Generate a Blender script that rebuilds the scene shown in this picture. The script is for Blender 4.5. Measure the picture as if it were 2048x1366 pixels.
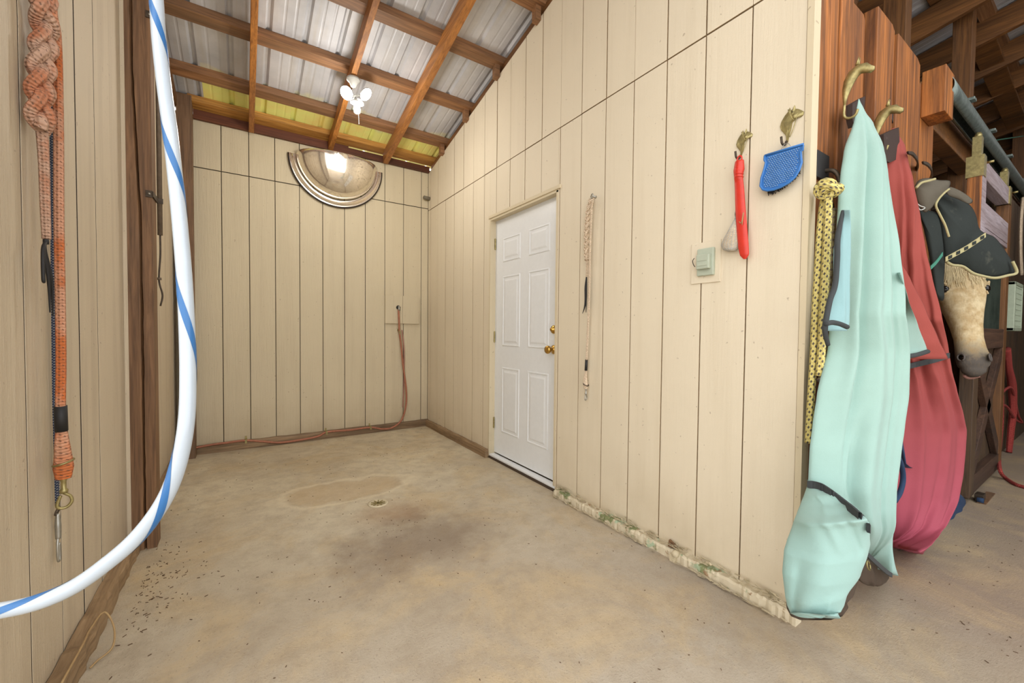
import bpy, bmesh, math, random
from mathutils import Vector, Matrix
random.seed(7)
for o in list(bpy.data.objects): bpy.data.objects.remove(o)
SC = bpy.context.scene; COL = SC.collection
PI = math.pi
# ------------------------------------------------------------------ camera, world, exposure
CAM = Vector((-1.76233, -0.89282, 1.09481)); FPX = 815.88
yaw, pitch, roll = 0.58324, -0.02683, 0.00951
cy_, sy_, cp_, sp_ = math.cos(yaw), math.sin(yaw), math.cos(pitch), math.sin(pitch)
FW = Vector((sy_*cp_, cy_*cp_, sp_)); R0 = Vector((cy_, -sy_, 0)); U0 = R0.cross(FW)
RT = R0*math.cos(roll)+U0*math.sin(roll); UP = -R0*math.sin(roll)+U0*math.cos(roll)
cd = bpy.data.cameras.new('camera'); cam = bpy.data.objects.new('camera', cd); COL.objects.link(cam)
cd.sensor_width = 36; cd.sensor_fit = 'HORIZONTAL'; cd.lens = FPX*36/2048; cd.clip_start = .02; cd.clip_end = 200
m = Matrix((RT, UP, -FW)).transposed().to_4x4(); m.translation = CAM; cam.matrix_world = m
SC.camera = cam
W = bpy.data.worlds.new('World'); SC.world = W; W.use_nodes = True
bg = W.node_tree.nodes['Background']; bg.inputs[0].default_value = (1, .985, .965, 1); bg.inputs[1].default_value = 1.4
SC.view_settings.view_transform = 'Standard'; SC.view_settings.look = 'None'
SC.view_settings.gamma = 1; SC.view_settings.use_curve_mapping = False
SC.view_settings.exposure = .98
LAMP = 55.0

def ray(px, py): return FW+RT*((px-1024)/FPX)-UP*((py-683)/FPX)
def hit(ax, v, px, py):                        # the point of the plane axis=v that a measured picture point belongs to
    d = ray(px, py); return CAM+d*((v-CAM[ax])/d[ax])
def at(D, px, py): return CAM+ray(px, py)*D
def lin(r, g, b, a=1):
    f = lambda c: (c/255/12.92) if c/255 <= .04045 else ((c/255+.055)/1.055)**2.4
    return (f(r), f(g), f(b), a)

# ------------------------------------------------------------------ materials
class NT:
    def __init__(s, name, rough=.7, metal=0.):
        s.m = bpy.data.materials.new(name); s.m.use_nodes = True; s.t = s.m.node_tree
        s.b = s.t.nodes['Principled BSDF']; s.b.inputs['Roughness'].default_value = rough; s.b.inputs['Metallic'].default_value = metal
    def n(s, ty, **k):
        x = s.t.nodes.new(ty)
        for a, v in k.items(): setattr(x, a, v)
        return x
    def put(s, sock, v):
        if hasattr(v, 'links') or isinstance(v, bpy.types.NodeSocket): s.t.links.new(v, sock)
        else: sock.default_value = v
    def coord(s, kind='Object', scale=(1, 1, 1), loc=(0, 0, 0)):
        c = s.n('ShaderNodeTexCoord'); mp = s.n('ShaderNodeMapping'); s.t.links.new(c.outputs[kind], mp.inputs[0])
        mp.inputs['Scale'].default_value = scale; mp.inputs['Location'].default_value = loc; return mp.outputs[0]
    def noise(s, vec, scale, det=4, rough=.6, dist=0):
        x = s.n('ShaderNodeTexNoise'); s.t.links.new(vec, x.inputs['Vector'])
        x.inputs['Scale'].default_value = scale; x.inputs['Detail'].default_value = det; x.inputs['Roughness'].default_value = rough; x.inputs['Distortion'].default_value = dist
        return x.outputs['Fac']
    def ramp(s, fac, *stops):
        x = s.n('ShaderNodeValToRGB'); s.t.links.new(fac, x.inputs[0]); e = x.color_ramp.elements
        while len(e) < len(stops): e.new(.5)
        for i, (p, c) in enumerate(stops):
            e[i].position = p; e[i].color = c if not isinstance(c, (int, float)) else (c, c, c, 1)
        return x.outputs[0]
    def mix(s, fac, a, b, mode='MIX'):
        x = s.n('ShaderNodeMix', data_type='RGBA', blend_type=mode)
        s.put(x.inputs[0], fac); s.put(x.inputs[6], a); s.put(x.inputs[7], b); return x.outputs[2]
    def math(s, op, a, b=0., c=None):
        x = s.n('ShaderNodeMath', operation=op); s.put(x.inputs[0], a); s.put(x.inputs[1], b)
        if c is not None: s.put(x.inputs[2], c)
        return x.outputs[0]
    def sep(s, vec):
        x = s.n('ShaderNodeSeparateXYZ'); s.t.links.new(vec, x.inputs[0]); return x.outputs
    def bump(s, h, strength=.3, dist=.002):
        x = s.n('ShaderNodeBump'); x.inputs['Strength'].default_value = strength; x.inputs['Distance'].default_value = dist
        s.t.links.new(h, x.inputs['Height']); s.t.links.new(x.outputs[0], s.b.inputs['Normal'])
    def color(s, c): s.put(s.b.inputs['Base Color'], c)

def plain(name, c, rough=.6, metal=0., var=.12, scale=30, bump=.1):
    t = NT(name, rough, metal); v = t.coord()
    n = t.noise(v, scale, 5)
    d = tuple(x*(1-var) for x in c[:3])+(1,); l = tuple(min(1, x*(1+var)) for x in c[:3])+(1,)
    t.color(t.ramp(n, (.3, d), (.7, l)))
    if bump: t.bump(t.noise(v, scale*8, 3), bump, .001)
    return t.m
def siding(name, c, dirt, grain=.3, streak=.14):
    t = NT(name, .62); v = t.coord()
    sc = (60, 60, 3.2)
    g = t.noise(t.coord(scale=sc), 1.6, 5, .6, .5)
    big = t.noise(v, 1.1, 4)
    col = t.mix(t.ramp(big, (.35, 0), (.7, .6)), c, tuple(x*.9 for x in c[:3])+(1,))
    sp = t.ramp(t.noise(v, 46, 2, .5), (.71, 0), (.76, 1))
    col = t.mix(t.math('MULTIPLY', sp, .45), col, lin(120, 96, 74))
    z = t.sep(v)[2]
    low = t.math('MULTIPLY', t.ramp(z, (0, 1), (.45, 0)), t.ramp(t.noise(v, 3.2, 5), (.3, .15), (.75, .9)))
    col = t.mix(t.math('MULTIPLY', low, .65), col, dirt)
    st = t.ramp(t.noise(t.coord(scale=(9, 9, .5)), 1.3, 4), (.5, 0), (.75, streak))
    col = t.mix(st, col, dirt)
    t.color(col)
    h = t.math('ADD', g, t.math('MULTIPLY', t.noise(v, 160, 3), .35))
    t.bump(h, grain, .0035); return t.m
def wood(name, dark, light, axis=2, rough=.6, scale=1., grey=None, bump=.35):
    t = NT(name, rough)
    s = [26*scale]*3; s[axis] = 1.3*scale
    v = t.coord(scale=tuple(s)); g = t.noise(v, 1., 6, .65, 1.6)
    col = t.ramp(g, (.3, dark), (.52, tuple((a+b)/2 for a, b in zip(dark, light))), (.72, light))
    s2 = [3.]*3; s2[axis] = .5
    big = t.noise(t.coord(scale=tuple(s2)), 1.2, 3)
    col = t.mix(t.ramp(big, (.42, 0), (.7, .7)), col, grey or tuple(x*.55 for x in dark[:3])+(1,))
    s3 = [90.]*3; s3[axis] = 3.
    fine = t.noise(t.coord(scale=tuple(s3)), 1., 3)
    col = t.mix(t.math('MULTIPLY', t.ramp(fine, (.5, 0), (.62, 1)), .35), col, tuple(x*.4 for x in dark[:3])+(1,))
    t.color(col); t.bump(t.math('ADD', g, fine), bump, .003); return t.m
def ropem(name, base, fleck, f=55, n=1, cut=.28, second=None, fray=.3):
    t = NT(name, .85); c = t.n('ShaderNodeTexCoord'); u = t.sep(c.outputs['UV'])
    uu = t.math('MULTIPLY', u[0], f); vv = t.math('MULTIPLY', u[1], n)
    a = t.math('FRACT', t.math('ADD', uu, vv)); b = t.math('FRACT', t.math('SUBTRACT', uu, t.math('MULTIPLY', vv, 2.)))
    no = t.noise(t.coord(), 70, 4); no2 = t.noise(t.coord(), 9, 4)
    fl = t.math('MULTIPLY', t.math('LESS_THAN', a, cut), t.math('LESS_THAN', b, .5))
    col = base
    if second: col = t.mix(t.ramp(no2, (.45, 0), (.58, 1)), base, second)
    col = t.mix(t.math('MULTIPLY', t.ramp(no, (.35, 0), (.7, 1)), fray), col, tuple(x*.5 for x in base[:3])+(1,))
    col = t.mix(t.math('MULTIPLY', fl, .9), col, fleck)
    t.color(col)
    s1 = t.math('SINE', t.math('MULTIPLY', t.math('ADD', uu, vv), 2*PI)); s2 = t.math('SINE', t.math('MULTIPLY', t.math('SUBTRACT', uu, vv), 2*PI))
    t.bump(t.math('ADD', t.math('MULTIPLY', s1, s2), t.math('MULTIPLY', no, .6)), .9, .003); return t.m
def fabric(name, c, c2=None, zfade=None, rough=.85, dirt=None, sc=420):
    t = NT(name, rough); v = t.coord(); n = t.noise(v, 4, 4)
    col = t.mix(t.ramp(n, (.35, 0), (.7, 1)), c, tuple(x*.9 for x in c[:3])+(1,))
    if c2: col = t.mix(t.ramp(t.sep(v)[2], (zfade[0], 1), (zfade[1], 0)), col, c2)
    if dirt: col = t.mix(t.ramp(t.noise(v, 12, 4), (.62, 0), (.72, .7)), col, dirt)
    t.color(col); t.b.inputs['Sheen Weight'].default_value = .12 if sum(c[:3]) > .6 else 0.
    t.bump(t.math('ADD', t.noise(v, sc, 2), t.math('MULTIPLY', t.noise(v, 24, 4), 2.)), .35, .002); return t.m

M = {}
M['cream'] = siding('cream_siding_paint', lin(224, 212, 188), lin(176, 158, 126))
M['tan'] = siding('tan_siding_paint', lin(206, 193, 164), lin(140, 116, 86), .9)
M['leftpaint'] = siding('weathered_siding_paint', lin(206, 192, 168), lin(134, 114, 92), .9, .3)
M['trimpaint'] = siding('cream_trim_paint', lin(214, 200, 170), lin(150, 140, 110))
M['shallow'] = plain('painted_joint', lin(172, 150, 118), .8, bump=0)
M['gap'] = plain('dark_joint', lin(70, 56, 42), .9, bump=0)
M['studwood'] = wood('stud_wood', lin(92, 62, 38), lin(140, 100, 64), 1)
M['white'] = plain('white_door_paint', lin(228, 231, 233), .38, var=.02, bump=.03)
M['brass'] = plain('brass', lin(200, 160, 84), .3, 1., var=.2)
M['oldbrass'] = plain('aged_brass', lin(158, 146, 100), .42, .75, var=.3, scale=60)
M['steel'] = plain('galvanised_snap', lin(170, 170, 165), .38, .9, var=.2)
M['darksteel'] = plain('rusty_dark_iron', lin(78, 68, 58), .55, .7, var=.4)
M['black'] = plain('black_leather', lin(28, 27, 28), .6, var=.3)
M['rubber'] = plain('black_rubber', lin(38, 28, 24), .45, var=.2)
M['orangewood'] = wood('orange_stained_wood', lin(78, 44, 22), lin(198, 124, 58), 2, scale=.7, grey=lin(96, 60, 38))
M['rafter'] = wood('orange_rafter_wood', lin(136, 82, 34), lin(206, 138, 66), 1, scale=.9, grey=lin(120, 84, 56))
M['purlin'] = wood('brown_purlin_wood', lin(112, 76, 48), lin(172, 124, 82), 0, grey=lin(104, 82, 62))
M['eave'] = wood('bounce_lit_eave_wood', lin(150, 96, 40), lin(222, 168, 84), 0)  # yellow bounce light from the grass is put into this wood colour
M['header'] = wood('redbrown_header_wood', lin(84, 42, 20), lin(130, 70, 34), 0)
M['post'] = wood('weathered_post_wood', lin(84, 58, 36), lin(146, 108, 74), 2, grey=lin(112, 92, 74))
M['posttop'] = wood('orange_post_wood', lin(120, 58, 26), lin(182, 92, 44), 2)
M['barn'] = wood('dark_barn_wood', lin(86, 56, 30), lin(146, 98, 52), 2, grey=lin(74, 54, 36))
M['barny'] = wood('dark_rafter_wood', lin(96, 62, 32), lin(160, 108, 58), 1, grey=lin(70, 50, 32))
M['stall'] = wood('dark_stall_wood', lin(58, 44, 32), lin(104, 80, 56), 2, grey=lin(50, 46, 40))
M['stallx'] = wood('dark_stall_wood_level', lin(60, 42, 32), lin(102, 74, 56), 0, grey=lin(48, 40, 38))
M['lavender'] = wood('pale_lavender_painted_wood', lin(150, 132, 134), lin(205, 196, 206), 0, grey=lin(120, 98, 92))
M['base'] = wood('dirty_baseboard_wood', lin(100, 76, 50), lin(166, 138, 104), 0)
M['basey'] = wood('dirty_baseboard_wood_side', lin(120, 94, 64), lin(178, 150, 116), 1)
M['copper'] = plain('copper_pipe', lin(164, 106, 82), .55, .2, var=.2)
M['pinkhose'] = plain('dull_pink_hose', lin(160, 116, 102), .55, var=.15)
M['grey'] = plain('grey_conduit', lin(112, 98, 82), .6, .3, var=.2)
M['greypvc'] = plain('grey_pipe_stub', lin(112, 104, 88), .6, var=.2)
M['switchgrey'] = plain('pale_green_grey_plastic', lin(176, 184, 166), .5, var=.05)
M['red'] = plain('red_plastic', lin(206, 52, 36), .35, var=.1)
M['blueplastic'] = plain('blue_rubber', lin(52, 116, 188), .45, var=.1)
M['bristle'] = plain('black_bristle', lin(26, 24, 26), .7)
M['track'] = plain('galvanised_track', lin(116, 128, 124), .45, .55, var=.3, scale=40)
M['hosewhite'] = plain('white_vinyl_hose', lin(180, 191, 202), .22, var=.02, bump=0)
M['hosewhite'].node_tree.nodes['Principled BSDF'].inputs['Coat Weight'].default_value = .3
t = NT('blue_hatched_stripe', .35); u = t.sep(t.n('ShaderNodeTexCoord').outputs['UV'])
w = t.math('FRACT', t.math('ADD', t.math('MULTIPLY', u[0], 260), t.math('MULTIPLY', u[1], 14)))
t.color(t.mix(t.math('LESS_THAN', w, .4), lin(28, 88, 150), lin(66, 124, 178))); M['stripe'] = t.m
M['mask'] = fabric('black_green_mesh_fabric', lin(34, 42, 40), dirt=lin(74, 76, 68))
M['maskgrey'] = fabric('dusty_grey_fleece', lin(92, 86, 74), dirt=lin(120, 112, 96))
M['masktrim'] = fabric('dirty_cream_binding', lin(176, 168, 124), dirt=lin(100, 92, 66))
M['teal'] = fabric('aqua_fleece', lin(152, 184, 175), lin(148, 184, 180), (.1, .9), dirt=None)
M['cyan'] = fabric('pale_blue_fleece', lin(140, 178, 182))
M['redf'] = fabric('red_fleece', lin(152, 68, 60), lin(160, 72, 92), (.1, 1.0))
M['navy'] = fabric('navy_plush', lin(32, 56, 88))
M['binding'] = fabric('charcoal_binding', lin(58, 62, 64))
M['lining'] = fabric('brown_lining', lin(74, 60, 48))
M['velcro'] = fabric('dark_brown_velcro', lin(58, 42, 36), dirt=lin(110, 100, 90), sc=700)
M['bandgreen'] = plain('green_strap', lin(52, 124, 104), .6)
M['orope'] = ropem('orange_pink_rope', lin(214, 158, 126), lin(120, 84, 66), 60, 3, .18, lin(206, 112, 56))
M['orope2'] = ropem('faded_pink_rope', lin(204, 166, 142), lin(130, 100, 84), 60, 3, .18, lin(196, 126, 90))
M['croperope'] = ropem('cream_cotton_rope', lin(236, 214, 186), lin(180, 150, 120), 60, 3, .12)
M['bluerope'] = ropem('navy_white_cord', lin(60, 74, 104), lin(190, 190, 190), 130, 2, .45)
M['yrope'] = ropem('yellow_rope_black_flecks', lin(222, 206, 128), lin(52, 46, 70), 36, 3, .42)
M['yrope2'] = ropem('faded_yellow_grey_rope', lin(206, 194, 150), lin(140, 122, 120), 34, 2, .4)
M['redrope'] = ropem('red_rope', lin(168, 64, 58), lin(110, 40, 36), 60, 3, .2)
M['horsehook'] = M['oldbrass']
M['twine'] = plain('straw_twine', lin(170, 142, 100), .8)
M['debris'] = plain('dry_debris', lin(88, 64, 42), .9)
M['peel'] = plain('peeling_cream_paint', lin(198, 186, 158), .7, var=.15, scale=60)
M['moss'] = None
t = NT('mossy_paint', .75); v = t.coord()
nz = t.noise(v, 9, 5); nz2 = t.noise(v, 22, 5)
c = t.mix(t.ramp(nz, (.54, 0), (.6, 1)), lin(206, 194, 168), lin(124, 130, 88))
c = t.mix(t.ramp(nz2, (.6, 0), (.66, 1)), c, lin(160, 132, 102))
c = t.mix(t.ramp(t.noise(v, 16, 4), (.6, 0), (.66, 1)), c, lin(164, 180, 150)); t.color(c); t.bump(nz2, .8, .006); M['moss'] = t.m
# metal roof sheet: galvanised with mottling, yellow-green bounce light painted into the eave end
t = NT('galvanised_roof_sheet', .5, .1); v = t.coord()
n1 = t.noise(v, 2.2, 5); n2 = t.noise(t.coord(scale=(14, 1.2, 1)), 1, 4)
c = t.mix(t.ramp(n1, (.35, 0), (.7, 1)), lin(206, 206, 210), lin(172, 174, 180))
c = t.mix(t.math('MULTIPLY', t.ramp(n2, (.5, 0), (.75, 1)), .4), c, lin(170, 156, 132))
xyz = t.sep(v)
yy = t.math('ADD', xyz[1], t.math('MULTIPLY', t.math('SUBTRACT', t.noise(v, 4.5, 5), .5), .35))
eave_bounce = t.ramp(t.math('SUBTRACT', yy, 2.75), (.28, 0), (.46, 1))
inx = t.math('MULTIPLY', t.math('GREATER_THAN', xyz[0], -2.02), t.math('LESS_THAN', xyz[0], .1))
bounce_col = t.mix(t.ramp(t.noise(v, 3.4, 4), (.4, 0), (.65, 1)), lin(242, 246, 140), lin(248, 226, 128))
c = t.mix(t.math('MULTIPLY', eave_bounce, t.math('MULTIPLY', inx, .92)), c, bounce_col); t.color(c); t.bump(t.noise(v, 30, 3), .1, .002); M['roof'] = t.m
t.put(t.b.inputs['Metallic'], t.math('SUBTRACT', .12, t.math('MULTIPLY', eave_bounce, .12)))
t = NT('dark_green_sheet', .5, .3); t.color(t.ramp(t.noise(t.coord(), 6, 4), (.3, lin(34, 44, 38)), (.7, lin(62, 72, 64)))); M['sheetdark'] = t.m
# concrete
t = NT('concrete', .72); v = t.coord(); xyz = t.sep(v)
n1 = t.noise(v, .9, 6, .62); n2 = t.noise(v, 9, 8, .75); n3 = t.noise(v, 120, 4, .75); n4 = t.noise(v, 2.2, 6, .7, .6)
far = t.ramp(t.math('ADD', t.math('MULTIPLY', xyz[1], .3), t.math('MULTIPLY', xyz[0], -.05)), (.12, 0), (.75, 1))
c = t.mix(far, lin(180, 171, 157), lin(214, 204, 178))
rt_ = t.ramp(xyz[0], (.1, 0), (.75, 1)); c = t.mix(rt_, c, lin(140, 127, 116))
c = t.mix(t.ramp(n1, (.42, 0), (.68, .75)), c, lin(158, 143, 122))
c = t.mix(t.ramp(n4, (.46, 0), (.7, .7)), c, lin(198, 174, 132))
c = t.mix(t.ramp(n2, (.36, .42), (.56, 0)), c, lin(144, 130, 112))
def blob(cx, cy, rx, ry, wob=.5, seed=3.):
    dx = t.math('DIVIDE', t.math('SUBTRACT', xyz[0], cx), rx); dy = t.math('DIVIDE', t.math('SUBTRACT', xyz[1], cy), ry)
    d = t.math('SQRT', t.math('ADD', t.math('MULTIPLY', dx, dx), t.math('MULTIPLY', dy, dy)))
    return t.math('ADD', d, t.math('MULTIPLY', t.math('SUBTRACT', t.noise(v, seed, 5, .6), .5), wob*2))
b1 = blob(-1.18, 2.02, .42, .2, .5, 4.)
c = t.mix(t.ramp(b1, (.75, .5), (.98, .1)), c, lin(190, 164, 126))
c = t.mix(t.ramp(t.math('ABSOLUTE', t.math('SUBTRACT', b1, 1.02)), (0, .6), (.16, 0)), c, lin(224, 212, 184))
b2 = blob(-1.02, 1.12, .52, .4, .9, 4.)
c = t.mix(t.math('MULTIPLY', t.ramp(b2, (.3, 1), (1.05, 0)), .62), c, lin(120, 102, 86))
b3 = blob(-1.02, 1.52, .26, .2, .5, 6.)
c = t.mix(t.math('MULTIPLY', t.ramp(b3, (.3, 1), (1., 0)), .5), c, lin(150, 116, 84))
b4 = blob(.35, .1, 1.0, .5, .5, 3.)
c = t.mix(t.math('MULTIPLY', t.ramp(b4, (.3, 1), (1., 0)), .3), c, lin(110, 96, 86))
c = t.mix(t.math('MULTIPLY', t.ramp(n3, (.6, 0), (.68, 1)), .6), c, lin(92, 80, 70))
c = t.mix(t.math('MULTIPLY', t.ramp(n3, (.28, 1), (.36, 0)), .4), c, lin(226, 214, 196))
t.color(c); t.bump(t.math('ADD', t.math('MULTIPLY', n2, 1.2), t.math('MULTIPLY', n3, .9)), .6, .006)
t.put(t.b.inputs['Roughness'], t.ramp(n4, (.3, .55), (.7, .82))); M['concrete'] = t.m
# mirror, dusty
t = NT('dusty_mirror', .06, .86); v = t.coord(); d = t.ramp(t.noise(v, 60, 6, .75), (.5, 0), (.68, 1))
d = t.math('MULTIPLY', d, t.ramp(t.noise(v, 5, 3), (.45, .1), (.6, .8)))
t.color(t.mix(d, lin(244, 236, 222), lin(170, 154, 132))); t.put(t.b.inputs['Roughness'], t.ramp(d, (0, .09), (1, .5))); M['mirror'] = t.m
t = NT('lamp_glow', .4); t.b.inputs['Emission Color'].default_value = (1, .97, .92, 1); t.b.inputs['Emission Strength'].default_value = LAMP; M['glow'] = t.m
M['lampwhite'] = plain('white_lamp_housing', lin(176, 176, 172), .4, var=.03)
# horse coat
t = NT('cream_horse_coat', .8); v = t.coord(); xyz = t.sep(v)
n = t.noise(v, 22, 5, .6); nn = t.noise(t.coord(scale=(1, 1, .25)), 160, 3)
hz = t.math('ADD', xyz[2], t.math('MULTIPLY', t.math('SUBTRACT', n, .5), .16))
c = t.mix(t.ramp(n, (.35, 0), (.68, 1)), lin(214, 198, 160), lin(176, 148, 102))
c = t.mix(t.ramp(t.math('SUBTRACT', hz, .95), (.0, 1), (.13, 0)), c, lin(82, 76, 70))
c = t.mix(t.math('MULTIPLY', t.ramp(nn, (.5, 0), (.7, 1)), .25), c, lin(120, 100, 72)); t.color(c)
t.bump(t.math('ADD', nn, n), .4, .003); M['horse'] = t.m
M['mane'] = plain('cream_forelock', lin(206, 190, 150), .8)
M['eye'] = plain('dark_eye', lin(16, 12, 10), .08, var=0, bump=0)
M['lip'] = plain('pink_grey_lip', lin(168, 126, 116), .6)
M['fan'] = plain('pale_green_fan_plastic', lin(166, 178, 156), .5, var=.08)

# ------------------------------------------------------------------ object helpers
def tag(o, label=None, cat=None, group=None, kind=None):
    if label: o['label'] = label
    if cat: o['category'] = cat
    if group: o['group'] = group
    if kind: o['kind'] = kind
    return o
def thing(name, label, cat, loc=(0, 0, 0), group=None):
    o = bpy.data.objects.new(name, None); COL.objects.link(o); o.location = loc; o.empty_display_size = .1
    return tag(o, label, cat, group)
def bevel(o, w=.003, seg=2, ang=.6):
    b = o.modifiers.new('b', 'BEVEL'); b.width = w; b.segments = seg; b.limit_method = 'ANGLE'; b.angle_limit = ang; return o
class MB:
    def __init__(s): s.v = []; s.f = []; s.uv = None
    def box(s, x0, x1, y0, y1, z0, z1):
        i = len(s.v); s.v += [(x, y, z) for x in (x0, x1) for y in (y0, y1) for z in (z0, z1)]
        s.f += [tuple(i+k for k in q) for q in ((0, 1, 3, 2), (4, 6, 7, 5), (0, 4, 5, 1), (2, 3, 7, 6), (0, 2, 6, 4), (1, 5, 7, 3))]; return s
    def prism(s, poly, d):                     # poly: 3-D points of one face, d: extrusion vector
        i = len(s.v); n = len(poly); d = Vector(d)
        s.v += [tuple(p) for p in poly]+[tuple(Vector(p)+d) for p in poly]
        s.f += [tuple(range(i, i+n))[::-1], tuple(range(i+n, i+2*n))]+[(i+k, i+(k+1) % n, i+n+(k+1) % n, i+n+k) for k in range(n)]; return s
    def bar(s, a, b, w, h, up=(0, 0, 1)):      # a rectangular bar from a to b
        a, b = Vector(a), Vector(b); d = (b-a).normalized(); sd = d.cross(Vector(up)).normalized(); u = sd.cross(d)
        return s.prism([a+sd*(w/2*x)+u*(h/2*y) for x, y in ((-1, -1), (1, -1), (1, 1), (-1, 1))], b-a)
    def loft(s, rings, closed=True, cap=True):
        i = len(s.v); n = len(rings[0])
        for r in rings: s.v += [tuple(p) for p in r]
        for a in range(len(rings)-1):
            for k in range(n if closed else n-1):
                q = (k+1) % n; s.f.append((i+a*n+k, i+a*n+q, i+(a+1)*n+q, i+(a+1)*n+k))
        if cap and closed: s.f += [tuple(range(i, i+n))[::-1], tuple(range(i+(len(rings)-1)*n, i+len(rings)*n))]
        return s
    def lathe(s, c, axis, prof, seg=20, a0=0, a1=2*PI, ref=(0, 0, 1)):   # prof: (radius, height)
        c, ax = Vector(c), Vector(axis).normalized(); r = Vector(ref)
        if abs(ax.dot(r)) > .95: r = Vector((1, 0, 0))
        x = ax.cross(r).normalized(); y = x.cross(ax); full = abs(a1-a0-2*PI) < 1e-6; k = seg if full else seg+1
        rings = [[c+ax*h+(x*math.cos(a0+(a1-a0)*j/seg)+y*math.sin(a0+(a1-a0)*j/seg))*max(rr, 1e-5) for j in range(k)] for rr, h in prof]
        return s.loft(rings, closed=full, cap=full)
    def build(s, name, m, parent=None, smooth=False, merge=False):
        me = bpy.data.meshes.new(name); me.from_pydata(s.v, [], s.f)
        bm = bmesh.new(); bm.from_mesh(me)
        if merge: bmesh.ops.remove_doubles(bm, verts=bm.verts, dist=1e-5)
        bmesh.ops.recalc_face_normals(bm, faces=bm.faces); bm.to_mesh(me); bm.free()
        me.materials.append(m)
        if smooth: me.polygons.foreach_set('use_smooth', [True]*len(me.polygons))
        o = bpy.data.objects.new(name, me); COL.objects.link(o)
        if parent is not None:
            o.parent = parent; o.matrix_parent_inverse = wm(parent).inverted()
        return o
def wm(o):
    m = Matrix.Translation(o.location) @ o.rotation_euler.to_matrix().to_4x4()
    return (wm(o.parent) @ o.matrix_parent_inverse @ m) if o.parent else m
def spline(pts, n=8):
    P = [Vector(p) for p in pts]; P = [P[0]*2-P[1]]+P+[P[-1]*2-P[-2]]; out = []
    for i in range(1, len(P)-2):
        a, b, c, d = P[i-1:i+3]
        for k in range(n):
            t = k/n; out.append(.5*((2*b)+(c-a)*t+(2*a-5*b+4*c-d)*t*t+(3*b-a-3*c+d)*t**3))
    out.append(P[-2]); return out
def tube(name, pts, r, m, parent=None, seg=10, n=8, arc=None, twist=0.):
    """pts: points; r: radius or list of radii per control point; arc=(a0 fn) makes a ribbon on the surface"""
    path = spline(pts, n) if n else [Vector(p) for p in pts]
    N = len(path); rs = r if isinstance(r, (list, tuple)) else [r]*2
    rad = lambda i: (lambda q: rs[int(q)]*(1-q % 1)+rs[min(int(q)+1, len(rs)-1)]*(q % 1))(i/(N-1)*(len(rs)-1))
    T = [(path[min(i+1, N-1)]-path[max(i-1, 0)]).normalized() for i in range(N)]
    x = T[0].orthogonal().normalized(); vs, fs, uvs, L = [], [], [], 0.
    fr = []
    for i in range(N):
        x = (x-T[i]*x.dot(T[i])).normalized(); fr.append((x.copy(), T[i].cross(x)))
    lens = [0.]
    for i in range(1, N): lens.append(lens[-1]+(path[i]-path[i-1]).length)
    if arc:
        a0, wid, pit = arc; k = 5
        for i in range(N):
            for j in range(k+1):
                a = a0+lens[i]/pit*2*PI+wid*(j/k-.5)
                for rr in (rad(i)+.0006,): vs.append(path[i]+(fr[i][0]*math.cos(a)+fr[i][1]*math.sin(a))*rr)
        for i in range(N-1):
            for j in range(k): fs.append((i*(k+1)+j, i*(k+1)+j+1, (i+1)*(k+1)+j+1, (i+1)*(k+1)+j)); uvs.append([(lens[i], j/k), (lens[i], (j+1)/k), (lens[i+1], (j+1)/k), (lens[i+1], j/k)])
    else:
        for i in range(N):
            for j in range(seg):
                a = 2*PI*j/seg; vs.append(path[i]+(fr[i][0]*math.cos(a)+fr[i][1]*math.sin(a))*rad(i))
        for i in range(N-1):
            for j in range(seg):
                q = (j+1) % seg; fs.append((i*seg+j, i*seg+q, (i+1)*seg+q, (i+1)*seg+j))
                uvs.append([(lens[i], j/seg), (lens[i], (j+1)/seg), (lens[i+1], (j+1)/seg), (lens[i+1], j/seg)])
        fs.append(tuple(range(seg))[::-1]); uvs.append([(0, 0)]*seg); fs.append(tuple(range((N-1)*seg, N*seg))); uvs.append([(0, 0)]*seg)
    me = bpy.data.meshes.new(name); me.from_pydata([tuple(v) for v in vs], [], fs); ul = me.uv_layers.new(name='UVMap')
    i = 0
    for q in uvs:
        for c in q: ul.data[i].uv = c; i += 1
    me.materials.append(m); me.polygons.foreach_set('use_smooth', [True]*len(me.polygons))
    o = bpy.data.objects.new(name, me); COL.objects.link(o)
    if parent is not None: o.parent = parent; o.matrix_parent_inverse = wm(parent).inverted()
    return o

# ------------------------------------------------------------------ the setting
S = .2032; L = 3.526; WX = -2.235
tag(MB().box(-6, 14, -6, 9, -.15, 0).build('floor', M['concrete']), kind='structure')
ZM = lambda y: 2.995+.214*(3.45-y)            # underside of the metal
ZT = lambda y: 2.875+.214*(3.45-y)            # top of the siding on the side walls
DY0, DY1, DZ = 1.235, 2.135, 2.035            # door opening in the right wall

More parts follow.
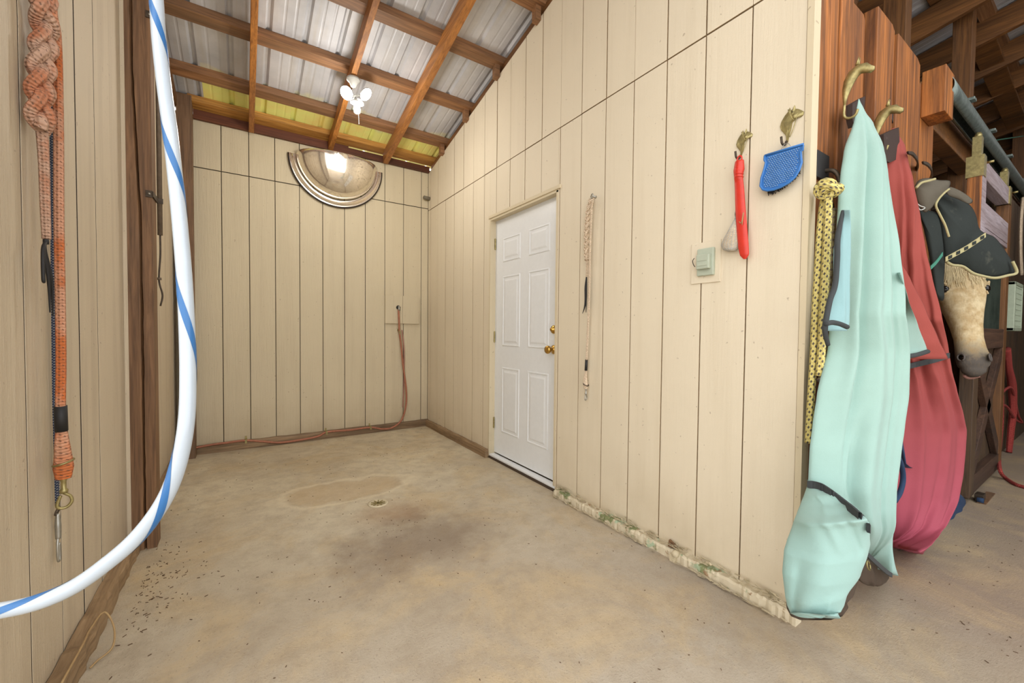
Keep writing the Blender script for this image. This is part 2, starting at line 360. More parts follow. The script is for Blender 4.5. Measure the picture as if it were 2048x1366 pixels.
def yz_board(mb, x0, x1, ya, yb, z0, z1f):
    mb.prism([(x0, ya, z0), (x0, yb, z0), (x0, yb, z1f(yb)), (x0, ya, z1f(ya))], (x1-x0, 0, 0))
back = MB()
for ya, yb, z0 in ((-.2, DY0, 0), (DY1, L+.06, 0), (DY0, DY1, DZ)): yz_board(back, .0125, .06, ya, yb, z0, lambda y: ZT(y)-.005)
wr = tag(back.build('wall_right', M['shallow']), kind='structure')
g = .0022
js = list(range(-1, 18))
for j in js:
    ya = max(j*S, -.2)+g; yb = min((j+1)*S, L)-g
    if yb-ya < .02: continue
    cuts = []
    if yb <= DY0 or ya >= DY1: cuts = [(ya, yb, .02)]
    else:
        if ya < DY0: cuts += [(ya, DY0, .02)]
        if yb > DY1: cuts += [(DY1, yb, .02)]
        cuts += [(max(ya, DY0), min(yb, DY1), DZ)]
    for a, b, z0 in cuts:
        if b-a < .01: continue
        pr_ = random.uniform(-.0012, .0012)
        q = MB(); yz_board(q, pr_, .0125, a, b, z0, lambda y: 2.437); bevel(q.build('siding_board', M['cream'], wr), .002)
    q = MB(); dy = .006*(j % 3-1)*.3; yz_board(q, random.uniform(-.0015, .001), .0125, ya+dy, yb+dy, 2.443, ZT); bevel(q.build('siding_board', M['cream'], wr), .002)
# end trims of the right wall, seen edge on, and the beginning of the plank wall
tag(MB().box(-.004, .035, -.222, -.2, .02, 3.55).build('trim_1', M['trimpaint']), kind='structure')
tag(MB().box(.035, .068, -.216, -.2, .02, 3.55).build('trim_2', M['trimpaint']), kind='structure')
# back wall
wb = tag(MB().box(WX-.06, .06, L+.0125, L+.06, 0, 2.9).build('wall_back', M['gap']), kind='structure')
X0 = -1.91
def edges(o, ax, m):                            # the cut edges of a board take the joint colour, only the face is painted
    o.data.materials.append(m)
    for p in o.data.polygons: p.material_index = 0 if abs(p.normal[ax]) > .7 else 1
    return o
for o in [c for c in bpy.data.objects if c.parent == wr and c.name.startswith('siding_board')]: edges(o, 0, M['shallow'])
xs = [WX]+[X0+j*S for j in range(-1, 10)]+[0]
for a, b in zip(xs, xs[1:]):
    if b-a < .02: continue
    for z0, z1 in ((.02, 2.458), (2.464, 2.9)):
        bevel(edges(MB().box(a+g, b-g, L+random.uniform(-.001, .001), L+.0125, z0, z1).build('siding_board', M['tan'], wb), 1, M['gap']), .0012, 1)
# left wall
wl = MB(); yz_board(wl, WX-.06, WX-.0125, .62, L+.0124, 0, lambda y: ZM(y)-.003)
M['blackgap'] = plain('black_joint', lin(38, 29, 21), .9, bump=0)
wl = tag(wl.build('wall_left', M['blackgap']), kind='structure')
ys = [.685, .909, 1.11, 1.323, 1.546, 1.756]+[1.756+S*k for k in range(1, 9)]+[L]
for a, b in zip(ys, ys[1:]):
    if b-a < .02: continue
    q = MB(); yz_board(q, WX-.0125, WX+random.uniform(-.0015, .002), a+.004, b-.004, .02, lambda y: ZM(y)-.02); bevel(edges(q.build('siding_board', M['leftpaint'], wl), 0, M['blackgap']), .0012, 1)
tag(MB().box(WX-.06, WX+.002, .60, .676, 0, 3.5).build('trim_3', M['leftpaint']), kind='structure')
tag(MB().box(WX-.1, WX+.012, .30, .592, 0, 3.6).build('trim_4', M['leftpaint']), kind='structure')
tag(MB().box(WX-2.6, WX-.1, .45, .598, 0, 3.6).build('wall_front', M['leftpaint']), kind='structure')
# baseboards
def wavy_board(name, a, b, h, t, m, amp=.003, n=30, parent=None):
    a, b = Vector(a), Vector(b); d = b-a; sd = Vector((t[0], t[1], 0)); rings = []
    for i in range(n+1):
        p = a+d*(i/n); k = random.uniform(-amp, amp); k2 = random.uniform(-amp, amp)
        rings.append([p, p+sd*(1+k2/.04), p+sd*(1+k2/.04)+Vector((0, 0, h*.8+k)), p+sd*(.8)+Vector((0, 0, h+k)), p+Vector((0, 0, h+k))])
    return MB().loft(rings).build(name, m, parent)
tag(wavy_board('baseboard_back', (WX, L-.001, 0), (0, L-.001, 0), .075, (0, -.035), M['base']), kind='structure')
tag(wavy_board('baseboard_left', (WX+.003, .7, 0), (WX+.003, 1.745, 0), .09, (.042, 0), M['basey'], .004), kind='structure')
tag(wavy_board('baseboard_left_far', (WX+.003, 1.86, 0), (WX+.003, L-.04, 0), .075, (.035, 0), M['basey'], .003), kind='structure')
tag(wavy_board('baseboard_right_far', (-.002, DY1-.01, 0), (-.002, L-.036, 0), .07, (-.035, 0), M['basey'], .003), kind='structure')
bn = tag(wavy_board('baseboard_right', (-.002, -.235, 0), (-.002, DY0-.05, 0), .045, (-.045, 0), M['moss'], .0035, 120), kind='structure')
# loose paint flakes and splinters along the rotten baseboard
fl = MB()
for i in range(260):
    y = random.uniform(-.23, 1.17); x = -.052-random.uniform(0, .012); z = random.choice([.004, .05, .06])+random.uniform(0, .006)
    if z > .03: x = random.uniform(-.05, -.004)
    ln = random.uniform(.012, .05); w = random.uniform(.004, .014)
    d = Vector((random.uniform(-.2, .2), 1, random.uniform(-.15, .15)))*ln
    fl.prism([(x, y, z), Vector((x, y, z))+d, Vector((x-w*.7, y, z+random.uniform(0, .012)))+d*.8, (x-w, y, z+random.uniform(0, .01))], (0, 0, .0015))
tag(fl.build('paint_flakes', M['peel'], bn), kind='stuff')
# broken peg that sticks out of the baseboard
pg = thing('pipe_stub', 'short broken peg sticking out above the mossy baseboard of the right wall', 'peg', (-.03, .37, .05))
P1 = hit(0, -.05, 1349, 1106)
MB().lathe(P1+Vector((.05, .0, -.005)), (-1, -.15, .1), [(.0, 0), (.016, 0), (.017, .05), (.014, .068), (0, .07)], 10).build('peg', M['trimpaint'], pg, True)
MB().prism([P1+Vector((.03, .01, .012)), P1+Vector((.03, .05, .005)), P1+Vector((.03, .045, .04)), P1+Vector((.03, .02, .03))], (-.012, 0, 0)).build('splinter', M['post'], pg)
MB().box(P1.x-.012, P1.x+.01, P1.y-.012, P1.y+.02, .0, P1.z-.008).build('support_block', M['trimpaint'], pg)

# ------------------------------------------------------------------ door in the right wall
dr = tag(MB().box(.05, .092, DY0+.018, DY1-.016, .045, 2.025).build('door_1', M['white']), kind='structure')
def panel(y0, y1, z0, z1):
    q = MB(); x = .05
    def ring(i, xx): return [(xx, y0+i, z0+i), (xx, y1-i, z0+i), (xx, y1-i, z1-i), (xx, y0+i, z1-i)]
    q.loft([ring(0, x+.0005), ring(.004, x-.004), ring(.012, x-.005), ring(.017, x+.0002-.001), ring(.03, x-.0012), ring(.045, x-.0055)], True, False)
    n = len(q.v); q.f.append((n-4, n-3, n-2, n-1)); return q.build('door_panel', M['white'], dr)
dm = (DY0+DY1)/2; ww = .27
for s_ in (0, 1):
    y0 = (DY0+.018)+.125 if s_ == 0 else dm+.06; y1 = y0+.255
    for z0, z1 in ((1.66, 1.86), (.965, 1.545), (.24, .79)): panel(y0, y1, z0, z1)
kb = MB().lathe((.05, DY0+.085, .965), (-1, 0, 0), [(0, 0), (.032, 0), (.032, .006), (.02, .012), (.013, .016), (.012, .035), (.026, .045), (.029, .058), (.024, .068), (.0, .07)], 20, ref=(0, 1, 0)).build('door_knob', M['brass'], dr, True)
MB().lathe((.05, DY0+.085, 1.105), (-1, 0, 0), [(0, 0), (.03, 0), (.03, .008), (.024, .016), (.014, .018), (.012, .03), (0, .031)], 20, ref=(0, 1, 0)).build('deadbolt', M['brass'], dr, True)
# jambs and head of the opening
fr = tag(MB().box(-.004, .1, DY1-.016, DY1, .0, DZ+.012).build('trim_5', M['trimpaint']), kind='structure')
for z in (.3, 1.04, 1.83):
    q = MB().box(.036, .05, DY1-.0185, DY1-.014, z-.045, z+.045); q.lathe((.043, DY1-.02, z-.047), (0, 0, 1), [(0, 0), (.006, 0), (.006, .094), (0, .094)], 8); q.build('hinge', M['oldbrass'], fr)
tag(MB().box(-.003, .1, DY0, DY0+.016, .04, DZ).build('trim_6', M['trimpaint']), kind='structure')
tag(MB().box(-.003, .1, DY0, DY1, DZ-.012, DZ+.006).build('trim_7', M['trimpaint']), kind='structure')
tag(bevel(MB().box(-.012, .002, DY0-.03, DY1+.01, DZ+.004, DZ+.03).build('trim_8', M['trimpaint']), .004), kind='structure')
tag(MB().box(-.004, .045, DY0-.008, DY1, .0, .018).build('trim_9', M['gap']), kind='structure')
th = tag(bevel(MB().box(.0, .05, DY0, DY1-.016, .018, .036).build('trim_10', M['white']), .004), kind='structure')

# ------------------------------------------------------------------ roof: panels, purlins, rafters
cl = tag(bpy.data.objects.new('ceiling', None), kind='structure'); COL.objects.link(cl)
YT, YB = -1.25, 3.62
def roof_panel(x0, wd=.915, lift=0.):
    YT = -3.4 if x0 > 2. else -1.25  # right-hand sheets run on out of view to darken the aisle
    prof = []; n = 4; rib = wd/n
    for i in range(n):
        a = x0+i*rib
        prof += [(a, .02), (a+.016, .02), (a+.03, 0), (a+.09, 0), (a+.096, .0022), (a+.104, .0022), (a+.11, 0), (a+.155, 0), (a+.161, .0022), (a+.169, .0022), (a+.175, 0), (a+rib-.014, 0)]
    prof += [(x0+wd, .02), (x0+wd+.016, .02)]
    q = MB(); rings = []
    for y in (YT, YB): rings.append([(x, y, ZM(y)+z+lift) for x, z in prof])
    q.loft(rings, False, False)
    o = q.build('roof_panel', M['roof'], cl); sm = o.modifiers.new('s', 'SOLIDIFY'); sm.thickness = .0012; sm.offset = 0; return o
x = -2.52; k = 0
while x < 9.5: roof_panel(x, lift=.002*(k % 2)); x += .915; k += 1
RX0, RX1 = -2.3, 9.6
def slopebox(x0, x1, y0, y1, d0, d1):          # a member between the depths d0..d1 below the metal
    q = MB(); q.prism([(x0, y0, ZM(y0)-d0), (x0, y1, ZM(y1)-d0), (x0, y1, ZM(y1)-d1), (x0, y0, ZM(y0)-d1)], (x1-x0, 0, 0)); return q
py = [2.97+.1-.545*k for k in range(0, 8)]
for k, y in enumerate(py):
    yc = y+.03
    bevel(slopebox(RX0+.08, RX1, yc-.045, yc+.045, .0, .055).build('purlin', M['purlin'], cl), .002)
bevel(slopebox(-2.13, RX1, 3.395, 3.5, .001, .05).build('purlin', M['eave'], cl), .002)
bevel(MB().box(-2.1, -.001, 3.49, 3.523, 2.855, 2.92).build('header_beam', M['header'], cl), .002)
RD = .15
bevel(MB().box(-2.1, -.86, 3.5, 3.52, 2.915, 2.99).build('closure_strip', M['header'], cl), .002)
for x0 in (-1.703, -1.05, -.52):
    bevel(slopebox(x0-.004, x0+.05 if x0 > -.6 else x0+.036, YT, 3.478, .041, RD).build('rafter', M['rafter'], cl), .002)
for k in range(12):
    x0 = .02 if k == 0 else .35+k*.61
    y0 = YT if k else -.1
    bevel(slopebox(x0, x0+.045, y0, 3.5, .041, .041+(.09 if k == 0 else .2)).build('rafter', M['barny'], cl), .002)
for y in [p+.03 for p in py[:5]]:
    bevel(slopebox(-.045, -.001, y-.02, y+.03, .041, .15).build('hanger_block', M['purlin'], cl), .002)
bevel(slopebox(WX+.0, WX+.04, .7, 3.4, .041, .13).build('rafter', M['barny'], cl), .002)

# ------------------------------------------------------------------ posts on the left wall
def notch_post(name, label, x0, x1, y0, y1, z1, mat, notch):
    rings = []; n = 60
    for i in range(n+1):
        z = z1*i/n; c = notch(z); c = c+random.uniform(-.0012, .0012) if c else 0; dp = .02 if c else 0; c = c or (x0+x1)/2; w = .0045+random.uniform(0, .002)
        rings.append([(x0, y0, z), (c-w, y0, z), (c, y0+dp, z), (c+w, y0, z), (x1, y0, z), (x1, y1, z), (x0, y1, z)])
    o = MB().loft(rings).build(name, mat); return tag(o, label, 'post')
p_ = notch_post('timber_post', 'square brown timber post against the left wall beside the white hose', WX+.016, -2.126, 1.747, 1.85, ZM(1.8)-.045, M['post'],
           lambda z: (-2.193+.0 if z > 2.3 else (-2.193+(2.3-z)*.033 if z > 1.6 else -2.17)))
tag(MB().box(WX+.001, WX+.016, 1.742, 1.86, .0, 3.2).build('trim_11', M['leftpaint']), kind='structure')
notch_post('corner_post', 'knotty brown timber post in the far left corner of the wash bay', -2.2, -2.1, 3.385, 3.489, 2.99, M['post'], lambda z: 0)
cdt = thing('conduit', 'grey conduit strapped to the timber post with a cable hanging out of it', 'conduit', (-2.1, 1.9, 1.6))
cx, cyy = -2.115, 1.875
zc = hit(1, cyy, 316, 470).z
MB().lathe((cx, cyy, zc), (0, 0, 1), [(0, 0), (.011, 0), (.011, 3.26-zc), (0, 3.26-zc)], 12).build('tube', M['grey'], cdt, True)
for a in (30, 388):
    P = hit(1, 1.745, 300, a)
    s2 = MB().box(P.x-.016, -2.124, 1.741, 1.746, P.z-.016, P.z+.016); s2.box(-2.126, -2.12, 1.741, 1.868, P.z-.013, P.z+.013); s2.box(-2.126, -2.1, 1.863, 1.867, P.z-.013, P.z+.013)
    st_ = s2.build('strap', M['darksteel'], cdt)
    MB().lathe((P.x-.002, 1.741, P.z), (0, -1, 0), [(0, 0), (.006, 0), (.005, .003), (0, .004)], 10).build('screw', M['steel'], st_, True)
tube('cable', [(cx, cyy, zc+.02), (cx, cyy, zc-.1), hit(1, cyy, 318, 560), hit(1, cyy, 325, 590), hit(1, cyy, 321, 612)], .004, M['darksteel'], cdt, 8)
MB().lathe(hit(1, cyy, 319, 560), (0, 0, 1), [(0, 0), (.009, 0), (.009, .012), (0, .012)], 10).build('cable_clamp', M['grey'], cdt, True)

# ------------------------------------------------------------------ mirror on the back wall
mc = Vector((-.962, L, 2.745)); mr = .432
mir = thing('convex_mirror', 'half dome convex safety mirror high on the back wall', 'mirror', tuple(mc))
def half(prof, seg=40, ov=.0): # rings of a half disc opening downward
    return MB().lathe(mc, (0, -1, 0), prof, seg, PI-ov if False else 0, 2*PI)
def arcdn(c, r, y, a0=PI, a1=2*PI, n=44): return [Vector((c.x+r*math.cos(a0+(a1-a0)*i/n), y, c.z+r*math.sin(a0+(a1-a0)*i/n))) for i in range(n+1)]
tube('rubber_rim', arcdn(mc, mr-.002, L-.02), .011, M['rubber'], mir, 10, 0)
rg = []
for r_, d_ in ((mr-.004, .03), (mr-.018, .034), (mr-.02, .028), (mr-.06, .03)): rg.append(arcdn(mc, r_, L-d_))
q = MB().loft(rg, False, False).build('flange', M['mirror'], mir, True)
rg = []; rb_ = mr-.06; dep = .25
for i in range(15):
    a = i/14*PI/2; rg.append([Vector((mc.x+rb_*math.cos(a)**.85*math.cos(PI+PI*k/44), L-.028-dep*math.sin(a), mc.z+.012+rb_*math.cos(a)**.85*math.sin(PI+PI*k/44))) for k in range(45)])
dome = MB().loft(rg, False, False).build('dome', M['mirror'], mir, True)
sm = dome.modifiers.new('s', 'SOLIDIFY'); sm.thickness = .002
MB().lathe((mc.x, L-.026, mc.z-mr-.004), (0, -1, 0), [(0, 0), (.007, 0), (.007, .008), (0, .009)], 8).build('screw', M['darksteel'], mir, True)
MB().box(mc.x-mr, mc.x+mr, L-.02, L-.001, mc.z-.004, mc.z+.012).build('backing_strip', M['trimpaint'], mir)

# ------------------------------------------------------------------ security lamp
lc = Vector((-.985, 2.56, 2.89))
lp = thing('flood_lamp', 'lit white three headed flood lamp under the middle rafter', 'lamp', tuple(lc))
MB().lathe((-1.03, 2.5, ZM(2.5)-RD-.002), (0, 0, -1), [(0, 0), (.05, 0), (.05, .015), (.03, .03), (.02, .06), (0, .06)], 20).build('mount', M['lampwhite'], lp, True)
MB().lathe(lc+Vector((0, .02, -.035)), (0, -.3, -1), [(0, -.03), (.022, -.03), (.03, 0), (.028, .018), (.015, .03), (0, .032)], 16).build('sensor', M['lampwhite'], lp, True)
for px_, py_, nrm in ((693, 186, (-.55, -.55, -.62)), (732, 189, (.5, -.5, -.7)), (714, 207, (.0, .12, -1))):
    D = (lc-CAM).dot(FW); P = at(D, px_, py_); nrm = Vector(nrm).normalized()
    q = MB().lathe(P, nrm, [(0, -.035), (.03, -.03), (.052, -.008), (.054, .0)], 22); hd = q.build('lamp_head', M['lampwhite'], lp, True)
    MB().lathe(P+nrm*.001, nrm, [(.05, 0), (.036, .004), (0, .006)], 22).build('lens', M['glow'], hd, True)
    tube('arm', [Vector((-1.02, 2.52, 2.93)), (P+Vector((-1.0, 2.55, 2.95)))/2, P-nrm*.03], .008, M['lampwhite'], lp, 8)
pl_ = bpy.data.lights.new('ceiling_fill', 'POINT'); pl_.energy = 9; pl_.shadow_soft_size = .1; pl_.color = (1, .95, .87); po_ = bpy.data.objects.new('ceiling_fill', pl_); po_.location = lc+Vector((0, -.12, -.34)); COL.objects.link(po_); po_.parent = lp; po_.matrix_parent_inverse = wm(lp).inverted()  # extra point light added below the lamp to brighten the ceiling
tube('pull_cord', [lc+Vector((0.01, .0, -.06)), at((lc-CAM).dot(FW), 717, 225), at((lc-CAM).dot(FW), 718, 248)], .002, M['lampwhite'], lp, 6)

# ------------------------------------------------------------------ valve, copper pipe, stub
ap = thing('access_panel', 'square painted access panel on the back wall behind the pipe', 'panel', (-.29, L, 1.31))
A, B = hit(1, L-.012, 770, 590), hit(1, L-.012, 838, 648)
bevel(MB().box(A.x, (A.x+B.x)/2-.001, L-.024, L-.001, B.z, A.z).build('panel_board', M['tan'], ap), .002)
bevel(MB().box((A.x+B.x)/2+.001, B.x, L-.024, L-.001, B.z, A.z).build('panel_board', M['tan'], ap), .002)
cp = thing('copper_pipe', 'copper water pipe bending down the back wall and along the baseboard', 'pipe', (-.3, L-.04, .05))
pp = [(797, 618), (798, 640), (799, 665), (802, 690), (806, 730), (812, 775), (812, 810), (803, 840), (785, 855), (765, 858), (740, 855), (700, 860), (655, 864), (635, 873), (600, 880), (560, 885), (525, 883), (490, 881), (450, 886), (420, 890), (386, 897)]
tube('pipe', [hit(1, L-.05, *a) for a in pp]+[(WX+.075, L-.06, .05)], .0095, M['copper'], cp, 10)
tube('riser_pipe', [hit(1, L-.03, 804, 660), hit(1, L-.03, 808, 700), hit(1, L-.03, 808, 760), hit(1, L-.03, 806, 815)], .007, M['pinkhose'], cp, 8)
for a in ((799, 665), (741, 856), (653, 866), (492, 883)):
    P = hit(1, L-.05, *a)
    s2 = MB(); s2.box(P.x-.008, P.x+.008, L-.066, L-.062, P.z-.014, P.z+.014); s2.box(P.x-.008, P.x+.008, L-.064, L-.001, P.z+.012, P.z+.018); s2.box(P.x-.008, P.x+.008, L-.006, L-.001, P.z+.012, P.z+.04)
    s2.build('pipe_clip', M['oldbrass'], cp)
P = hit(1, L-.03, 797, 615)
MB().lathe(P+Vector((0, .025, .0)), (0, -1, 0), [(0, 0), (.024, 0), (.024, .02), (.014, .04), (0, .042)], 14).build('valve', M['black'], cp, True)
MB().lathe(P+Vector((0, -.02, -.035)), (0, 0, 1), [(0, 0), (.014, 0), (.014, .02), (.009, .03), (.009, .05), (0, .052)], 12).build('fitting', M['steel'], cp, True)
lpz = .05
lp2 = [(WX+.06, L-.1, lpz), (WX+.055, 3.0, .06), (WX+.055, 2.5, .055), (WX+.055, 1.9, .06)]
lpp = thing('floor_pipe', 'pink water pipe clipped above the floor along the left wall', 'pipe', (WX+.055, 2.6, .05))
tube('pipe', lp2, .0105, M['pinkhose'], lpp, 10)
for y in (2.05, 2.35, 2.7): MB().box(WX+.036, WX+.072, y-.01, y+.01, .075, .081).build('pipe_clip', M['oldbrass'], lpp)
P = hit(1, L-.02, 852, 397)
stub = MB().lathe((P.x-.04, L-.045, P.z), (1, 0, -.05), [(.014, 0), (.02, .004), (.02, .08), (.012, .082), (0, .07)], 14).build('pipe_stub', M['greypvc'], smooth=True)
tag(stub, 'short grey pipe stub near the top corner of the back wall', 'pipe')
for nm, cc in (('d', (-.3, .0)),): pass

# ------------------------------------------------------------------ drain and debris
dn = thing('floor_drain', 'small round rusty drain set in the concrete floor', 'drain', (-1.06, 1.683, 0))
MB().lathe((-1.06, 1.683, .0), (0, 0, 1), [(.062, 0), (.062, .004), (.05, .006), (.044, .002), (0, .0015)], 28).build('drain_ring', M['peel'], dn, True)
for k in range(5):
    a = k*PI/5; d = Vector((math.cos(a), math.sin(a), 0))*.044; MB().bar(Vector((-1.06, 1.683, .004))-d, Vector((-1.06, 1.683, .004))+d, .006, .003).build('drain_bar', M['oldbrass'], dn)
db = MB()
def chip(x, y, ln=None):
    ln = ln or random.uniform(.006, .03); a = random.uniform(0, PI); w = random.uniform(.0008, .002); ln *= .6
    db.bar((x, y, .002), (x+math.cos(a)*ln, y+math.sin(a)*ln, .002), w, .002)
for i in range(260): chip(random.uniform(-2.15, -.1), random.uniform(-.2, 3.4), random.uniform(.004, .016))
for i in range(130): chip(-2.13+abs(random.gauss(0, .09)), random.gauss(1.32, .2), random.uniform(.005, .024))
for i in range(60): chip(random.gauss(-1.1, .25), random.gauss(1.2, .2), random.uniform(.004, .012))
for i in range(80): chip(random.uniform(0.3, 2.5), random.uniform(-.9, -.4), random.uniform(.004, .02))
tag(tag(db.build('floor_debris', M['debris']), 'scattered straw bits and dirt crumbs on the concrete floor', 'debris'), kind='stuff')
tw = tube('twine', [hit(0, WX+.05, 123, 1366), hit(0, WX+.052, 165, 1290), Vector((WX+.045, .97, .095)), Vector((WX+.06, 1.06, .095)), Vector((WX+.09, 1.03, .05)), Vector((WX+.1, .96, .02)), Vector((WX+.07, .93, .008)), Vector((WX+.06, .9, .01))], .003, M['twine'], seg=6)
tag(tw, 'loose strand of baling twine lying over the left baseboard', 'twine')

# ------------------------------------------------------------------ ropes
def snap(par, p, dirn, m, s=1., ring=True):
    """bolt snap hanging from p; child parts of par"""
    p = Vector(p); d = Vector(dirn).normalized()
    MB().lathe(p, d, [(0, 0), (.006*s, 0), (.009*s, .006*s), (.0055*s, .014*s), (.0055*s, .034*s), (.009*s, .038*s), (.008*s, .046*s), (0, .048*s)], 12).build('snap_swivel', m, par, True)
    q = p+d*.046*s; sd = d.cross(Vector((.3, -1, 0))).normalized()
    tube('snap_hook', [q, q+d*.012*s+sd*-.012*s, q+d*.028*s-sd*.014*s, q+d*.04*s-sd*.004*s, q+d*.038*s+sd*.01*s, q+d*.026*s+sd*.012*s, q+d*.006*s+sd*.006*s], .0038*s, m, par, 8)
def braid(par, pts, m, r=.01, a=.016, per=.09, name='braided_loop', turns=3):
    c = spline(pts, 14); ls = [0.]
    for i in range(1, len(c)): ls.append(ls[-1]+(c[i]-c[i-1]).length)
    sd = Vector((.35, .9, 0)).normalized(); nm = Vector((.9, -.35, 0))
    for s_ in range(turns):
        out = []
        for p, l in zip(c, ls):
            t = 2*PI*l/per+2*PI*s_/turns; out.append(p+sd*(a*math.sin(t))+nm*(a*.6*math.sin(2*t)))
        tube(name, out, r, m, par, 9, 0)
# orange rope on the left wall
XW = WX+.035
lr = thing('lead_rope', 'orange and pink braided lead rope with brass snap hanging on the left wall', 'rope', tuple(hit(0, XW, 85, 60)))
hk = MB().lathe((WX, .80, 2.1), (1, 0, 0), [(0, 0), (.012, 0), (.008, .01), (.005, .012), (.005, .07), (.009, .075), (0, .08)], 10).build('wall_peg', M['darksteel'], smooth=True)
tag(hk, 'dark iron peg on the left wall carrying the orange rope', 'hook')
up_ = Vector((XW, .80, 2.11))
braid(lr, [up_]+[hit(0, XW, *a) for a in ((84, 5), (90, 60), (84, 120), (80, 180), (80, 235), (84, 262))], M['orope2'], .0135, .0175, .2, turns=3)
tube('tail', [hit(0, XW, 84, 262), hit(0, XW, 88, 330), hit(0, XW, 90, 400), hit(0, XW, 93, 478)], [.0115, .0105, .01, .009], M['orope2'], lr, 12)
tube('long_strand', [up_]+[hit(0, XW+.012, *a) for a in ((104, 20), (113, 80), (117, 250), (118, 450), (121, 620), (122, 730), (121, 810), (123, 862))], .0105, M['orope'], lr, 12)
a_, b_ = hit(0, XW+.012, 121, 812), hit(0, XW+.012, 123, 862)
MB().lathe(a_, b_-a_, [(0, 0), (.0135, 0), (.0135, (b_-a_).length), (0, (b_-a_).length)], 16).build('whipping', M['black'], lr, True)
tube('rope_end', [b_, hit(0, XW+.012, 124, 885), hit(0, XW+.012, 126, 912), hit(0, XW+.012, 127, 935), hit(0, XW+.012, 127, 957)], [.012, .015, .018, .021, .016], M['orope'], lr, 16)
rp = hit(0, XW+.012, 127, 925)
tube('ring', [rp+Vector((.02*math.cos(a), .023*math.sin(a), .006*math.cos(a))) for a in [i*2*PI/16 for i in range(17)]], .003, M['oldbrass'], lr, 8, 0)
snap(lr, hit(0, XW+.012, 127, 952), (0, .0, -1), M['oldbrass'], 1.05)
kp = hit(0, XW+.005, 92, 482)
for w_, e in ((0, (90, 560)), (.004, (100, 625)), (.008, (106, 632))):
    tube('popper', [kp, hit(0, XW+.006, 86+w_*500, 500), hit(0, XW+.01, e[0]-3, 560), hit(0, XW+.006, *e)], [.0035, .004, .004, .0015], M['black'], lr, 6)
MB().lathe(kp+Vector((0, 0, .006)), (0, 0, -1), [(0, 0), (.006, .002), (.006, .014), (0, .016)], 10).build('popper_knot', M['black'], lr, True)
br = thing('lead_rope', 'thin navy and white cord with silver snap hanging behind the orange rope', 'rope', tuple(hit(0, WX+.014, 104, 400)))
tube('cord', [Vector((WX+.02, .80, 2.09)), hit(0, WX+.012, 100, 60)]+[hit(0, WX+.010, *a) for a in ((103, 170), (106, 500), (109, 780), (112, 900), (115, 1012))], .0052, M['bluerope'], br, 8)
P = hit(0, WX+.012, 115, 1022)
tube('ring', [P+Vector((.003*math.sin(a), .016*math.cos(a), .011*math.sin(a))) for a in [i*2*PI/14 for i in range(15)]], .0022, M['darksteel'], br, 8, 0)
Q = hit(0, WX+.014, 118, 1122)
tube('snap_body', [P+Vector((0, 0, -.008)), P*.7+Q*.3, P*.45+Q*.55], [.005, .0075, .0065], M['steel'], br, 8)
tube('snap_gate', [P*.5+Q*.5, P*.35+Q*.65+Vector((0, -.008, 0)), Q+Vector((0, -.007, .01)), Q, Q+Vector((0, .006, .012)), P*.35+Q*.65+Vector((0, .005, 0))], .0034, M['steel'], br, 8)
# cream rope beside the door
cr = thing('lead_rope', 'cream cotton lead rope with dark whipping hanging on the right wall beside the white door', 'rope', tuple(hit(0, -.02, 1178, 400)))
Xr = -.022
wh = thing('wall_hook', 'small steel screw eye holding the cream rope', 'hook', tuple(hit(0, 0, 1187, 393)))
Pw = hit(0, -.02, 1187, 393)
MB().lathe((.0, Pw.y, Pw.z), (-1, 0, 0), [(0, 0), (.009, 0), (.006, .006), (.004, .03), (0, .031)], 10).build('shank', M['steel'], wh, True)
tube('eye', [Pw+Vector((-.012+.004*math.cos(a), .013*math.cos(a), .013*math.sin(a))) for a in [i*2*PI/14 for i in range(15)]], .003, M['steel'], wh, 8, 0)
braid(cr, [hit(0, Xr, *a) for a in ((1183, 398), (1178, 415), (1175, 440), (1173, 470), (1173, 500), (1174, 520))], M['croperope'], .0085, .0115, .11)
tube('long_strand', [hit(0, Xr-.012, *a) for a in ((1186, 400), (1183, 420), (1180, 500), (1178, 600), (1175, 680), (1173, 720))], .0065, M['croperope'], cr, 10)
tube('tail', [hit(0, Xr, *a) for a in ((1174, 518), (1174, 540), (1173, 556))], .0065, M['croperope'], cr, 10)
tube('popper', [hit(0, Xr-.004, *a) for a in ((1173, 554), (1171, 575), (1171, 600), (1169, 615), (1165, 627))], [.004, .006, .006, .004, .0015], M['black'], cr, 8)
tube('popper', [hit(0, Xr-.006, *a) for a in ((1173, 556), (1172.5, 590), (1172, 625))], [.004, .005, .0015], M['black'], cr, 8)
a_, b_ = hit(0, Xr-.01, 1173, 719), hit(0, Xr-.01, 1172, 741)
MB().lathe(a_, b_-a_, [(0, 0), (.0085, 0), (.0085, (b_-a_).length), (0, (b_-a_).length)], 14).build('whipping', M['black'], cr, True)
tube('rope_end', [b_, hit(0, Xr-.01, 1171, 755), hit(0, Xr-.01, 1171, 768), hit(0, Xr-.01, 1172, 778)], [.007, .010, .015, .010], M['croperope'], cr, 12)
rp = hit(0, Xr-.012, 1172, 769)
tube('ring', [rp+Vector((.016*math.sin(a), .016*math.cos(a), .007*math.cos(a))) for a in [i*2*PI/14 for i in range(15)]], .0025, M['darksteel'], cr, 8, 0)
snap(cr, hit(0, Xr-.01, 1172, 776), (0, 0, -1), M['steel'], .85)

